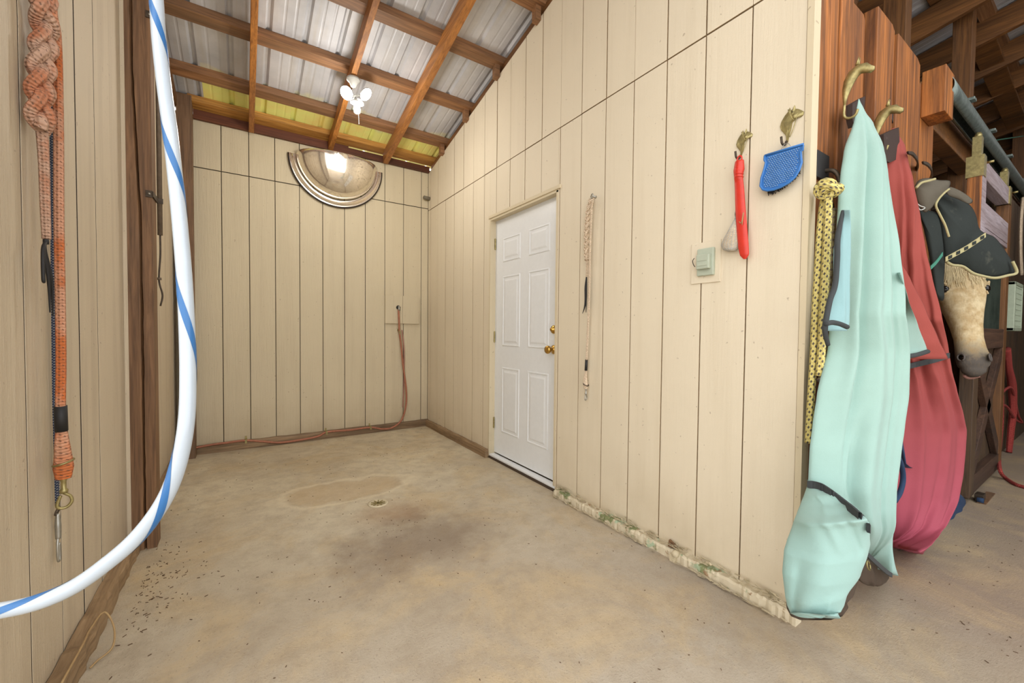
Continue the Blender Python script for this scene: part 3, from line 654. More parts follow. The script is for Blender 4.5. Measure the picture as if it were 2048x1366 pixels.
# ------------------------------------------------------------------ switch box
sw = thing('light_switch', 'pale grey outdoor light switch with cover on the right wall', 'switch', tuple(hit(0, 0, 1411, 525)))
def wallbox(px0, py0, px1, py1, x0, x1):
    a, b = hit(0, x0, px0, py0), hit(0, x0, px1, py1); return MB().box(x0, x1, min(a.y, b.y), max(a.y, b.y), min(a.z, b.z), max(a.z, b.z))
bevel(wallbox(1383, 489, 1440, 563, -.006, 0).build('back_panel', M['cream'], sw), .002)
bevel(wallbox(1394, 499, 1426, 549, -.022, -.005).build('box', M['switchgrey'], sw), .004)
bevel(wallbox(1392, 510, 1417, 536, -.042, -.021).build('cover', M['switchgrey'], sw), .004)
wallbox(1394, 516, 1413, 520, -.044, -.041).build('cover_rib', M['switchgrey'], sw); wallbox(1394, 526, 1413, 530, -.044, -.041).build('cover_rib', M['switchgrey'], sw)
P = hit(0, -.03, 1390, 525)
tube('latch', [P+Vector((0, .004, .02)), P+Vector((-.006, .008, .008)), P+Vector((0, .008, -.008)), P+Vector((0, .0, -.02))], .0018, M['darksteel'], sw, 6)

# ------------------------------------------------------------------ brass horse head hooks
HEAD = [(.33,.88),(.40,.98),(.46,.88),(.52,.90),(.60,1.0),(.65,.88),(.75,.85),(.88,.78),(.99,.71),(.97,.63),(.88,.59),(.78,.60),(.68,.63),(.62,.58),(.52,.52),(.50,.43),(.47,.33),(.42,.22),(.38,.08),(.36,0),(.29,0),(.27,.2),(.18,.30),(.05,.42),(.0,.53),(.06,.67),(.2,.80)]
def relief(par, O, ux, uz, n, w, h, th):
    """solid horse-head plate: outline plus a raised crown in the middle"""
    pt = lambda a, b, d: O+ux*((a-.33)*w)+uz*(b*h)+n*d
    cxs = sum(a for a, b in HEAD)/len(HEAD); czs = sum(b for a, b in HEAD)/len(HEAD)
    rings = []
    for k, d in ((1, 0), (1, th*.5), (.86, th), (.55, th*1.6)): rings.append([pt(cxs+(a-cxs)*k, czs+(b-czs)*k if k > .9 else b*k+czs*(1-k), d) for a, b in HEAD])
    q = MB().loft(rings); o = q.build('horse_head', M['horsehook'], par, False)
    # cheek, eye and bridle lines
    MB().lathe(pt(.62, .66, th*1.1), n, [(0, 0), (h*.09, 0), (h*.07, th*.6), (0, th*.9)], 12).build('cheek', M['horsehook'], o, True)
    tube('rein', [pt(.74, .72, th*1.4), pt(.72, .60, th*1.5), pt(.62, .36, th*1.5), pt(.45, .12, th)], h*.012, M['horsehook'], o, 6)
    tube('bridle', [pt(.36, .92, th*1.4), pt(.46, .76, th*1.6), pt(.56, .60, th*1.6), pt(.66, .56, th)], h*.012, M['horsehook'], o, 6)
    MB().lathe(pt(.56, .80, th*1.3), n, [(0, 0), (h*.02, 0), (h*.015, th*.4), (0, th*.5)], 8).build('eye', M['darksteel'], o, True)
    return o
NX = Vector((-1, 0, 0))
def wall_hook(px, py, h, lab):
    O = hit(0, -.001, px, py)
    hk = thing('coat_hook', lab, 'hook', tuple(O))
    relief(hk, O, Vector((0, -1, 0)), Vector((0, 0, 1)), NX, h*.62, h, .006)
    c = O+Vector((-.004, .002, .004))
    tube('prong', [c, c+Vector((-.012, .001, -.016)), c+Vector((-.026, .004, -.012)), c+Vector((-.03, .006, .012))], .0042, M['darksteel'], hk, 8)
    return c
h1 = wall_hook(1483, 313, .108, 'aged brass horse head hook on the right wall holding the red scraper')
h2 = wall_hook(1575, 285, .132, 'aged brass horse head hook on the right wall above the blue curry brush')

# ------------------------------------------------------------------ red scraper and sponge bag
rs_ = thing('sweat_scraper', 'long red plastic horse scraper hanging on the right wall', 'grooming tool', tuple(hit(0, -.03, 1480, 400)))
cl_ = [(1479, 322, 8), (1478, 340, 10), (1477, 352, 8), (1479, 380, 9), (1481, 420, 10), (1484, 460, 10.5), (1487, 495, 10.5), (1489, 510, 9), (1490, 518, 3)]
rings = []
for (px_, py_, hw) in [tuple(a*(1-k/6)+b*(k/6) for a, b in zip(cl_[i], cl_[i+1])) for i in range(len(cl_)-1) for k in range(6)]+[cl_[-1]]:
    a, b = hit(0, -.035, px_-hw, py_), hit(0, -.035, px_+hw, py_); c = (a+b)/2; w = (a-b).length/2; flat = .38 if py_ > 360 else .75
    rings.append([c+Vector((-math.sin(t)*w*flat, math.cos(t)*w, 0)) for t in [i*2*PI/14 for i in range(14)]])
MB().loft(rings).build('blade', M['red'], rs_, True)
for k in range(4):
    P = hit(0, -.035, 1478, 336+k*6); tube('grip_ridge', [P+Vector((-.014*math.sin(a), .016*math.cos(a), .003*math.cos(a))) for a in [i*2*PI/12 for i in range(13)]], .0026, M['red'], rs_, 6, 0)
P = hit(0, -.035, 1479, 321)
tube('hanging_loop', [P+Vector((0, .007, -.006)), P+Vector((0, .009, .01)), P+Vector((0, 0, .019)), P+Vector((0, -.009, .01)), P+Vector((0, -.007, -.006))], .0034, M['red'], rs_, 8)
sb = thing('sponge_bag', 'white net bag with a bone coloured sponge hanging beside the red scraper', 'bag', tuple(hit(0, -.025, 1463, 470)))
ol = [(1473, 432, 1), (1471, 445, 5), (1468, 460, 10), (1464, 475, 15), (1461, 488, 18), (1462, 497, 15), (1464, 502, 6)]
rings = []
for (px_, py_, hw) in [tuple(a*(1-k/4)+b*(k/4) for a, b in zip(ol[i], ol[i+1])) for i in range(len(ol)-1) for k in range(4)]+[ol[-1]]:
    a, b = hit(0, -.026, px_-hw, py_), hit(0, -.026, px_+hw, py_); c = (a+b)/2; w = (a-b).length/2
    rings.append([c+Vector((-math.sin(t)*min(w, .02), math.cos(t)*w, 0)) for t in [i*2*PI/16 for i in range(16)]])
MB().loft(rings).build('sponge', plain('bone_sponge', lin(206, 186, 156), .9, scale=120, var=.25), sb, True)
net = MB().loft([[c_ for c_ in r] for r in rings], True, False).build('net', M['lampwhite'], sb, True)
wf = net.modifiers.new('w', 'WIREFRAME'); wf.thickness = .0022
P = hit(0, -.03, 1472, 428)
tube('carabiner', [P+Vector((0, .004*math.cos(a), .016*math.sin(a)+.0)) for a in [i*2*PI/12 for i in range(13)]], .0018, M['steel'], sb, 6, 0)
tube('drawcord', [hit(0, -.03, 1474, 436), hit(0, -.05, 1482, 446), hit(0, -.052, 1487, 425), hit(0, -.052, 1484, 450)], .0016, M['twine'], sb, 6)

# ------------------------------------------------------------------ blue curry brush
cb = thing('curry_brush', 'blue rubber curry brush with black bristles hanging on the right wall', 'grooming tool', tuple(hit(0, -.03, 1565, 340)))
OUT = [(1530, 311), (1607, 288), (1605, 300), (1601, 303), (1602, 318), (1603, 325), (1598, 340), (1590, 354), (1578, 365), (1562, 374), (1548, 379), (1535, 381), (1526, 379), (1521, 372), (1523, 356), (1529, 338), (1532, 325), (1529, 320)]
def plate(pts, x0, x1, shrink=1.):
    P_ = [hit(0, x0, *a) for a in pts]; c = sum(P_, Vector())/len(P_); P_ = [c+(p-c)*shrink for p in P_]
    return MB().prism(P_, (x1-x0, 0, 0))
pl = bevel(plate(OUT, -.034, -.024).build('pad', M['blueplastic'], cb), .002)
P_ = [hit(0, -.036, *a) for a in OUT]
tube('edge_rim', P_+[P_[0]], .0045, M['blueplastic'], cb, 8, 0)
nub = MB(); cO = sum(P_, Vector())/len(P_)
def inside(y, z):
    c = False; n = len(P_)
    for i in range(n):
        a, b = P_[i], P_[i-1]
        if (a.z > z) != (b.z > z) and y < (b.y-a.y)*(z-a.z)/(b.z-a.z)+a.y: c = not c
    return c
k = 0
for i in range(22):
    for j in range(22):
        y = cO.y-.08+i*.0078+(j % 2)*.0039; z = cO.z-.075+j*.0072
        if all(inside(y+dy, z+dz) for dy, dz in ((.011, 0), (-.011, 0), (0, .011), (0, -.011))):
            nub.lathe((-.034, y, z), (-1, 0, 0), [(.0026, 0), (.0018, .005), (0, .006)], 6)
tag(nub.build('rubber_teeth', plain('clear_blue_rubber', lin(140, 176, 214), .4), cb, True), kind='stuff')
bs = MB()
for i in range(420):
    t_ = random.uniform(0, 1); px_ = 1536+t_*66; py_ = 379-(t_**1.7)*45+random.uniform(-10, 6); p = hit(0, -.02, px_-2, py_)
    d = Vector((random.uniform(-.2, .6), random.uniform(-.15, .15)-.15, -1)).normalized()*.014
    bs.bar(p, p+d, .0013, .0013, up=(0, 1, 0))
tag(bs.build('bristles', M['bristle'], cb), kind='stuff')
P = hit(0, -.03, 1572, 292)
tube('wire_loop', [P+Vector((0, .016, -.006)), P+Vector((0, .008, .006)), P+Vector((0, 0, .009)), P+Vector((0, -.01, .004)), P+Vector((0, -.016, -.006))], .0013, M['steel'], cb, 6)

# ------------------------------------------------------------------ plank wall of the barn aisle (behind the blankets)
YW = -.205
wf_ = tag(MB().box(.069, 1.72, YW+.012, YW+.03, .0, 2.5).build('wall_aisle', M['gap']), kind='structure')
def ex(px, py, y=YW): return hit(1, y, px, py).x
bd = [(.070, .187, YW, 3.4), (.192, .268, YW, 3.4), (.272, .40, YW-.008, 3.4), (.404, .545, YW-.004, 2.5), (.575, .80, YW-.04, 2.535), (.804, .835, YW, 2.5),
      (.838, 1.20, YW-.045, 2.52), (1.204, 1.40, YW, 2.5), (1.404, 1.70, YW-.004, 2.5)]
for a, b, y, zt in bd:
    q = MB().prism([(a, y, .02), (b, y, .02), (b, y, zt-.02), (a+(b-a)*.85, y, zt), (a, y, zt)], (0, YW+.012-y, 0)); bevel(q.build('plank', M['orangewood'], wf_), .004)
blk_ = bevel(MB().box(1.42, 1.60, YW-.1, YW-.005, 2.31, 2.56).build('timber_block', M['orangewood']), .003)
tag(blk_, 'short sawn orange timber block fixed high at the end of the plank wall', 'block')
# black bracket plate
P = hit(1, YW-.004, 1641, 340)
bp = thing('bracket', 'black iron bracket plate screwed to the planks holding the yellow rope', 'bracket', tuple(P))
A, B = hit(1, YW-.006, 1631, 300), hit(1, YW-.006, 1653, 366)
bevel(MB().box(A.x, B.x, YW-.014, YW-.001, B.z, A.z).build('plate', M['black'], bp), .002)
tube('hook', [P+Vector((.02, 0, -.0)), P+Vector((.02, -.035, -.01)), P+Vector((.03, -.05, -.04)), P+Vector((.035, -.045, -.075)), P+Vector((.04, -.02, -.08))], .008, M['darksteel'], bp, 8)
MB().lathe(A+Vector((.02, 0, -.02)), (0, -1, 0), [(0, 0), (.006, 0), (.004, .003), (0, .004)], 8).build('screw', M['steel'], bp, True)
# profile horse hooks on planks
def side_hook(px, py, lab, s=1.):
    O = hit(1, YW-.05, px, py); hk = thing('coat_hook', lab, 'hook', tuple(O))
    n = Vector((1, 0, 0)); ux = Vector((0, -1, 0)); uz = Vector((0, 0, 1)); O2 = O+Vector((0, 0, -.01))
    k = .85*s; z_ = lambda y, z: Vector((O.x, O.y-y*k, O.z+z*k))
    # a curved solid neck and head that reach out from the plank
    path = [(.0, -.10, .005, .004), (.002, -.06, .011, .008), (.008, -.02, .020, .012), (.018, .015, .026, .015), (.034, .042, .028, .017), (.055, .055, .026, .018), (.076, .05, .024, .017), (.094, .036, .017, .013), (.108, .026, .015, .012), (.114, .022, .005, .005)]
    rings = []
    for i, (y, z, a, b) in enumerate(path):
        y0, z0 = path[max(i-1, 0)][:2]; y1, z1 = path[min(i+1, len(path)-1)][:2]; dd = Vector((0, -(y1-y0), z1-z0)).normalized(); pn = Vector((0, -dd.z, dd.y))
        rings.append([z_(y, z)+pn*(a*k*math.sin(t))+n*(b*k*math.cos(t)) for t in [j*2*PI/12 for j in range(12)]])
    hd = MB().loft(rings).build('horse_head', M['horsehook'], hk, True)
    for sx in (-1, 1):
        e = z_(.048, .078)+n*(.008*k*sx); MB().loft([[e+Vector((.004*math.cos(t), .006*math.sin(t), 0)) for t in [j*PI/3 for j in range(6)]], [e+Vector((.001*math.cos(t), .01-.016+.001*math.sin(t), .036*k)) for t in [j*PI/3 for j in range(6)]]]).build('ear', M['horsehook'], hd, True)
    tube('stem', [z_(.0, -.095), z_(.0, -.15), z_(.02, -.17), z_(.045, -.165), z_(.055, -.14)], .005, M['horsehook'], hk, 8)
    return O
s1 = side_hook(1690, 172, 'brass horse head hook on the planks above the aqua blanket', .9)
s2_ = side_hook(1752, 248, 'brass horse head hook on the planks above the red blanket', .9)

# ------------------------------------------------------------------ yellow ropes
def yl(px, py, y=YW-.05): return hit(1, y, px, py)
yr = thing('yellow_rope', 'yellow rope with black flecks knotted on the bracket and hanging down', 'rope', tuple(yl(1650, 380)))
tube('strand', [yl(*a) for a in ((1652, 378), (1645, 420), (1640, 470), (1636, 540), (1631, 620), (1628, 700), (1622, 800), (1617, 886))], .012, M['yrope'], yr, 10)
tube('strand', [yl(*a, YW-.075) for a in ((1657, 380), (1656, 430), (1653, 500), (1650, 560), (1646, 640), (1643, 700), (1639, 752))], .0125, M['yrope'], yr, 10)
kc = yl(1653, 379, YW-.07)
for k in range(3):
    ax_ = [Vector((1, 0, .3)), Vector((.5, -.4, 1)), Vector((.2, .3, 1))][k].normalized(); o_ = ax_.orthogonal().normalized(); p_2 = ax_.cross(o_)
    tube('knot', [kc+Vector((.008*(k-1), -.006*k, -.004*k))+(o_*math.cos(a)+p_2*math.sin(a))*.027 for a in [i*2*PI/14 for i in range(15)]], .0115, M['yrope'], yr, 9, 0)
yf = thing('faded_rope', 'faded grey yellow rope hanging between the yellow rope and the aqua blanket', 'rope', tuple(yl(1664, 420)))
tube('strand', [yl(*a, YW-.03) for a in ((1666, 418), (1664, 450), (1662, 500), (1658, 560), (1652, 640), (1647, 700), (1644, 752), (1640, 762))], .012, M['yrope2'], yf, 10)
tube('loop', [yl(1664, 425, YW-.03)+Vector((.012*math.cos(a), 0, .02*math.sin(a)+.015)) for a in [i*2*PI/12 for i in range(13)]], .004, M['darksteel'], yf, 8, 0)

# ------------------------------------------------------------------ blankets
def lerp_rows(rows, py):
    for a, b in zip(rows, rows[1:]):
        if a[0] <= py <= b[0]:
            t = (py-a[0])/(b[0]-a[0]+1e-9); t = t*t*(3-2*t)*.3+t*.7; return [x*(1-t)+y*t for x, y in zip(a, b)]
    return rows[-1]
SURF = []
def proj(p):
    d = p-CAM; z = d.dot(FW); return 1024+FPX*d.dot(RT)/z, 683-FPX*d.dot(UP)/z
def surf(S_, pts, lift=.006, n=8):
    out = []
    for a in spline([Vector((x, y, 0)) for x, y in pts], n):
        b = min(S_, key=lambda q: (proj(q)[0]-a.x)**2+(proj(q)[1]-a.y)**2); out.append(at((b-CAM).dot(FW)-lift, a.x, a.y))
    dd = [(p-CAM).dot(FW) for p in out]; dd = [sum(dd[max(0, i-3):i+4])/len(dd[max(0, i-3):i+4]) for i in range(len(dd))]
    return [CAM+(p-CAM)*(d/(p-CAM).dot(FW)) for p, d in zip(out, dd)]
def drape(name, rows, yl_, yr_, m, parent, bulge=.05, folds=(), thick=.02, nu=70, nr=110, power=.6, sub=True):
    """hanging cloth: left and right silhouettes, depth from bulge and folds; closed shell"""
    y0, y1 = rows[0][0], rows[-1][0]; F_, B_ = [], []
    for i in range(nr+1):
        t = i/nr; py_ = y0+(y1-y0)*t; r = lerp_rows(rows, py_)
        a = hit(1, yl_(t), r[1], py_); b = hit(1, yr_(t), r[2], py_)
        ln = (b-a); nrm = Vector((ln.y, -ln.x, 0)).normalized(); wd = ln.length; f1, b1 = [], []
        if nrm.dot(CAM-a) < 0: nrm = -nrm
        for k in range(nu+1):
            u = k/nu; p = a+ln*u; e = math.sin(PI*u)**power
            d = bulge*min(1, wd/.25)*e
            for fn in folds: d += fn(u, t)*min(1, wd/.3)*(e**.5)
            f1.append(p+nrm*d); b1.append(p-nrm*(thick*e*min(1, wd/.2)))
        F_.append(f1); B_.append(b1)
    SURF.clear(); SURF.extend([p for r in F_ for p in r]); rings = [f+b[::-1][1:-1] for f, b in zip(F_, B_)]
    return MB().loft(rings).build(name, m, parent, True)
rnd = random.Random(3)
def fold(u0, w, a, ta=0., tb=1., drift=0.):
    def f(u, t):
        if t < ta-.05 or t > tb+.1: return 0
        s_ = min(1, max(0, (t-ta)/.12))*min(1, max(0, (tb+.1-t)/.12)); return a*s_*math.exp(-((u-u0-drift*t)/w)**2)
    return f
tl = thing('horse_blanket', 'long aqua fleece horse blanket hanging nearest on the plank wall', 'blanket', tuple(hit(1, YW-.1, 1716, 200)))
rowsA = [(198, 1717, 1718), (225, 1712, 1728), (250, 1707, 1741), (300, 1690, 1756), (350, 1682, 1767), (400, 1677, 1775), (500, 1671, 1790), (600, 1664, 1806), (700, 1655, 1815), (787, 1634, 1813), (850, 1625, 1804), (900, 1619, 1797), (970, 1616, 1788), (1020, 1625, 1786), (1060, 1660, 1786), (1108, 1712, 1785), (1146, 1768, 1784)]
lA = lambda t: YW-.07-.03*t; rA = lambda t: YW-.07-.16*min(1, t*2.2)
fA = [fold(.18, .05, .020, .02, .6), fold(.30, .03, -.018, .0, .75, -.05), fold(.42, .08, .022, .02, .9, -.02), fold(.60, .045, .008, .05, .8), fold(.72, .035, -.012, .1, .95, -.03), fold(.86, .05, .016, .2, 1.),
      fold(.34, .03, -.028, .64, .82, -.02), fold(.5, .1, .012, .5, 1.)]
bodyA = drape('drape', rowsA, lA, rA, M['teal'], tl, .055, fA, .03); SURF_A = list(SURF)
# left flap, paler blue, with black binding; right flap
rowsL = [(420, 1684, 1700), (450, 1674, 1702), (500, 1667, 1702), (560, 1666, 1700), (610, 1662, 1700), (645, 1654, 1699), (662, 1652, 1694)]
drape('sleeve', rowsL, lambda t: YW-.115, lambda t: YW-.15, M['cyan'], tl, .03, [fold(.4, .12, .012, .1, .9, .2), fold(.75, .06, -.01, .2, .9)], .02, 24, 50)
tube('binding', [hit(1, YW-.125, *a) for a in ((1686, 422), (1680, 450), (1675, 480), (1674, 520), (1670, 570), (1660, 600), (1652, 640), (1650, 665), (1656, 690))], [.006, .009, .009, .009, .009, .007], M['binding'], tl, 8)
tube('binding', [hit(1, YW-.17, *a) for a in ((1652, 648), (1664, 645), (1680, 648), (1694, 654))], .008, M['binding'], tl, 8)
rowsR = [(545, 1797, 1800), (600, 1804, 1817), (650, 1808, 1836), (701, 1812, 1855), (706, 1813, 1845), (710, 1814, 1822)]
drape('corner_flap', rowsR, lambda t: YW-.2, lambda t: YW-.23, M['teal'], tl, .01, (), .012, 16, 30)
tube('binding', [hit(1, YW-.235, *a) for a in ((1816, 713), (1836, 709), (1855, 703))], .009, M['binding'], tl, 8)
tube('binding', surf(SURF_A, ((1797, 535), (1800, 565), (1804, 605)), .004, 4), .003, M['binding'], tl, 8)
# front bag at the bottom left
SA = list(SURF_A)
rowsB = [(962, 1618, 1630), (985, 1610, 1668), (1005, 1602, 1700), (1025, 1594, 1722), (1046, 1586, 1739), (1085, 1573, 1740), (1104, 1568, 1735), (1146, 1565, 1720), (1191, 1570, 1694), (1210, 1574, 1689), (1224, 1580, 1682), (1231, 1600, 1660)]
lB = lambda t: YW-.09-.03*t; rB = lambda t: YW-.09-.21*min(1, t*3.5)**.7+.06*t
drape('lower_fold', rowsB, lB, rB, M['teal'], tl, .07, [fold(.14, .06, -.02, .5, 1.), fold(.55, .07, .01, 0, .4), fold(.8, .05, -.012, 0, .45), fold(.3, .2, .02, .2, .9), fold(.68, .05, .01, .8, 1.)], .06)
def band(pts, y, par, m, w=.011, th=.004, name='strap', S_=None):
    P_ = surf(S_, pts, .016, 6) if S_ else spline([hit(1, yy, a, b) for (a, b), yy in zip(pts, y)], 8)
    rings = [[p+Vector((0, -th, w)), p+Vector((0, -th, -w)), p+Vector((0, th, -w)), p+Vector((0, th, w))] for p in P_]
    return MB().loft(rings).build(name, m, par)
band([(1617, 969), (1630, 970), (1643, 974), (1660, 985), (1685, 1004), (1710, 1024), (1728, 1042), (1738, 1058)], None, tl, M['binding'], .012, .004, S_=list(SURF)+SA)
rowsC = [(1112, 1733, 1736), (1125, 1725, 1752), (1140, 1718, 1772), (1155, 1716, 1779), (1165, 1722, 1772), (1171, 1735, 1760)]
drape('lining', rowsC, lambda t: YW-.16, lambda t: YW-.17, M['lining'], tl, .01, [fold(.3, .06, .012), fold(.6, .06, .012)], .03, 24, 16)
band([(1733, 1108), (1750, 1124), (1768, 1140), (1782, 1150)], [YW-.24, YW-.245, YW-.245, YW-.24], tl, M['binding'], .008, .004, 'hem')
rowsD = [(1196, 1572, 1690), (1215, 1573, 1697), (1232, 1581, 1686), (1240, 1600, 1662)]
drape('lining', rowsD, lambda t: YW-.085, lambda t: YW-.19, M['lining'], tl, .015, (), .02, 24, 12)
rowsD = [(1140, 1712, 1716), (1165, 1700, 1715), (1190, 1690, 1708), (1207, 1684, 1694)]
drape('lining', rowsD, lambda t: YW-.2, lambda t: YW-.21, M['lining'], tl, .01, (), .02, 12, 16)
P = hit(1, YW-.2, 1737, 1131)
tube('ring', [P+Vector((.012*math.cos(a), .004*math.sin(a), .014*math.sin(a))) for a in [i*2*PI/12 for i in range(13)]], .0025, M['oldbrass'], tl, 8, 0)
A = [hit(1, YW-.05, *a) for a in ((1692, 212), (1718, 197), (1716, 225), (1708, 250), (1696, 258), (1692, 240))]
MB().prism(A, (0, -.02, 0)).build('hanging_tab', M['velcro'], tl)

rd = thing('horse_blanket', 'red fleece horse blanket hanging between the aqua blanket and the horse', 'blanket', tuple(hit(1, YW-.1, 1785, 260)))
rowsR = [(257, 1784, 1788), (299, 1772, 1805), (325, 1770, 1811), (363, 1770, 1822), (437, 1775, 1840), (500, 1780, 1852), (551, 1783, 1864), (628, 1786, 1883), (695, 1786, 1897), (740, 1785, 1903), (780, 1780, 1911), (830, 1778, 1924), (860, 1778, 1930), (894, 1778, 1928), (940, 1777, 1924), (993, 1775, 1915), (1046, 1776, 1894), (1070, 1778, 1880), (1088, 1783, 1864), (1098, 1792, 1850), (1104, 1815, 1838)]
lR = lambda t: YW-.06; rR = lambda t: YW-.06-.17*min(1, t*2.2)
fR = [fold(.25, .05, .02, .02, 1.), fold(.42, .035, -.02, .02, .6), fold(.55, .08, .02, .05, .8), fold(.78, .06, -.014, .2, .9, .05), fold(.6, .05, -.018, .6, 1., -.1), fold(.9, .06, .014, .3, 1.)]
drape('drape', rowsR, lR, rR, M['redf'], rd, .05, fR, .03)
SR = list(SURF)
rowsF = [(515, 1790, 1796), (560, 1796, 1822), (620, 1804, 1852), (680, 1810, 1878), (718, 1816, 1897)]
drape('corner_flap', rowsF, lambda t: YW-.14-.02*t, lambda t: YW-.14-.12*t, M['redf'], rd, .012, (), .012, 20, 30)
band([(1815, 733), (1845, 726), (1872, 719), (1898, 711)], None, rd, M['binding'], .012, .003, S_=SR)
A = [hit(1, YW-.07, *a) for a in ((1755, 272), (1786, 258), (1789, 318), (1768, 328), (1757, 324))]
MB().prism(A, (0, -.02, 0)).build('hanging_tab', M['velcro'], rd)
A = [hit(1, YW-.03, *a) for a in ((1776, 230), (1784, 222), (1795, 240), (1810, 262), (1812, 290), (1808, 330), (1812, 350), (1800, 300), (1790, 262))]
MB().prism(A, (0, -.006, 0)).build('torn_strap', M['velcro'], rd)
nv = thing('plush_blanket', 'navy plush blanket showing behind the red blanket near the floor', 'blanket', tuple(hit(1, YW-.04, 1890, 1000)))
rowsN = [(880, 1786, 1800), (930, 1782, 1812), (960, 1780, 1890), (1000, 1780, 1932), (1030, 1782, 1930), (1055, 1790, 1922), (1075, 1800, 1906), (1083, 1830, 1890)]
drape('drape', rowsN, lambda t: YW-.05, lambda t: YW-.13, M['navy'], nv, .02, [fold(.7, .06, .015), fold(.85, .05, .015)], .02, 40, 30)
ft = [(1786, 900), (1795, 912), (1804, 935), (1806, 960), (1800, 985), (1790, 1002)]
tube('binding', [hit(1, YW-.16, *a) for a in ft], .010, M['navy'], nv, 8)

# ------------------------------------------------------------------ fly masks
def maskmesh(par, name, outl, D, m, bulge=.07, cen=None, n=10):
    P_ = spline([at(D(a), *a) for a in outl+[outl[0]]], 5)[:-1]; c = at(D(cen) if cen else D(outl[0]), *cen)
    nr = (CAM-c).normalized(); rings = []
    for i in range(n+1):
        s_ = 1-i/n; rings.append([c+(p-c)*max(s_, .002)+nr*(bulge*(1-s_**2.2)) for p in P_])
    q = MB().loft(rings, True, False); nn = len(P_); back = [[c+(p-c)*max(1-i/4, .002)-nr*(bulge*.35*(1-(1-i/4)**2)) for p in P_] for i in range(5)]
    q.loft(back, True, False); return q.build(name, m, par, True, True)
D1 = lambda a: 2.12+(a[0]-1830)*.0006
fm = thing('fly_mask', 'black mesh horse fly mask with cream binding hanging over the horse', 'fly mask', tuple(at(2.2, 1900, 440)))
o1 = [(1868, 395), (1885, 386), (1915, 395), (1940, 410), (1952, 430), (1958, 455), (1968, 465), (1990, 475), (2010, 500), (2025, 525), (2033, 545), (2015, 552), (1990, 556), (1965, 552), (1945, 545), (1925, 532), (1905, 528), (1890, 522), (1888, 500), (1880, 440)]
maskmesh(fm, 'hood', o1, D1, M['mask'], .08, (1940, 480))
tube('binding', [at(D1(a)-.04, *a) for a in ((1893, 524), (1905, 530), (1925, 533), (1945, 546), (1965, 552), (1990, 556), (2015, 551), (2033, 545), (2025, 523))], .007, M['masktrim'], fm, 8)
P_ = spline([at(D1((1930, 490))-.10, *a) for a in ((1890, 519), (1910, 508), (1930, 497), (1950, 484), (1970, 470))], 5)
MB().loft([[p+UP*.012-FW*.004, p-UP*.012-FW*.004, p-UP*.012, p+UP*.012] for p in P_]).build('nose_band', M['masktrim'], fm)
for k in range(5):
    p = P_[2+k*4]-FW*.005; MB().loft([[p+RT*.009*a+UP*(.008*b+.004*a) for a, b in ((-1, -1), (1, -1), (1, 1), (-1, 1))], [p-FW*.002+RT*.009*a+UP*(.008*b+.004*a) for a, b in ((-1, -1), (1, -1), (1, 1), (-1, 1))]]).build('stitching', M['mask'], fm)
# fleece ears top
o2 = [(1829, 372), (1838, 360), (1856, 356), (1878, 360), (1900, 362), (1898, 376), (1890, 388), (1878, 400), (1868, 412), (1850, 425), (1838, 410), (1832, 392)]
fm2 = thing('fly_mask', 'dusty grey fleece edged fly mask hanging from the horseshoe hooks', 'fly mask', tuple(at(2.1, 1860, 390)))
maskmesh(fm2, 'crown', o2, lambda a: 2.07, M['maskgrey'], .04, (1862, 388))
o3 = [(1830, 400), (1852, 418), (1880, 430), (1888, 470), (1890, 520), (1888, 560), (1888, 598), (1876, 596), (1866, 560), (1856, 500), (1845, 450), (1834, 420)]
maskmesh(fm2, 'cheek_panel', o3, lambda a: 2.16, M['mask'], .03, (1866, 480))
o4 = [(1890, 375), (1902, 374), (1925, 384), (1945, 400), (1938, 408), (1915, 398), (1896, 390)]
maskmesh(fm2, 'ear_cover', o4, lambda a: 2.10, M['maskgrey'], .015, (1915, 388))
tube('binding', [at(2.03, *a) for a in ((1832, 376), (1842, 366), (1856, 362), (1870, 358))], .006, M['masktrim'], fm2, 8)
tube('binding', [at(2.06, *a) for a in ((1898, 378), (1886, 388), (1876, 400), (1872, 412), (1880, 430), (1890, 450), (1898, 474))], .005, M['masktrim'], fm2, 8)
P_ = spline([at(2.08, *a) for a in ((1860, 536), (1872, 524), (1884, 508))], 5)
MB().loft([[p+UP*.010-FW*.004, p-UP*.010-FW*.004, p-UP*.010, p+UP*.010] for p in P_]).build('strap', M['bandgreen'], fm2)
tube('buckle', [at(2.05, *a) for a in ((1832, 406), (1840, 412), (1850, 416), (1840, 420), (1834, 412))], .004, M['steel'], fm2, 6)
# horseshoe hooks
for k, (pts, lab) in enumerate(([((1816, 305), (1826, 308), (1834, 318), (1836, 330), (1831, 342), (1821, 350)), 'curved half horseshoe hook nearer the red blanket on the last plank'],
                                [((1846, 325), (1856, 329), (1863, 338), (1864, 350), (1860, 360), (1852, 366)), 'curved half horseshoe hook at the end of the plank wall above the fly masks'])):
    yy = [YW-.13, YW-.12, YW-.10, YW-.07, YW-.03, YW-.012]
    P_ = spline([hit(1, y, *a) for a, y in zip(pts, yy)], 6); n_ = len(P_)
    rings = []
    for i, p in enumerate(P_):
        T = (P_[min(i+1, n_-1)]-P_[max(i-1, 0)]).normalized(); sd = T.cross(FW).normalized(); w = .011*(.55+.45*min(1, i/8))
        rings.append([p+sd*w-FW*.003, p-sd*w-FW*.003, p-sd*w+FW*.006, p+sd*w+FW*.006])
    o = bevel(MB().loft(rings).build('horseshoe_hook', M['darksteel']), .002); tag(o, lab, 'hook')

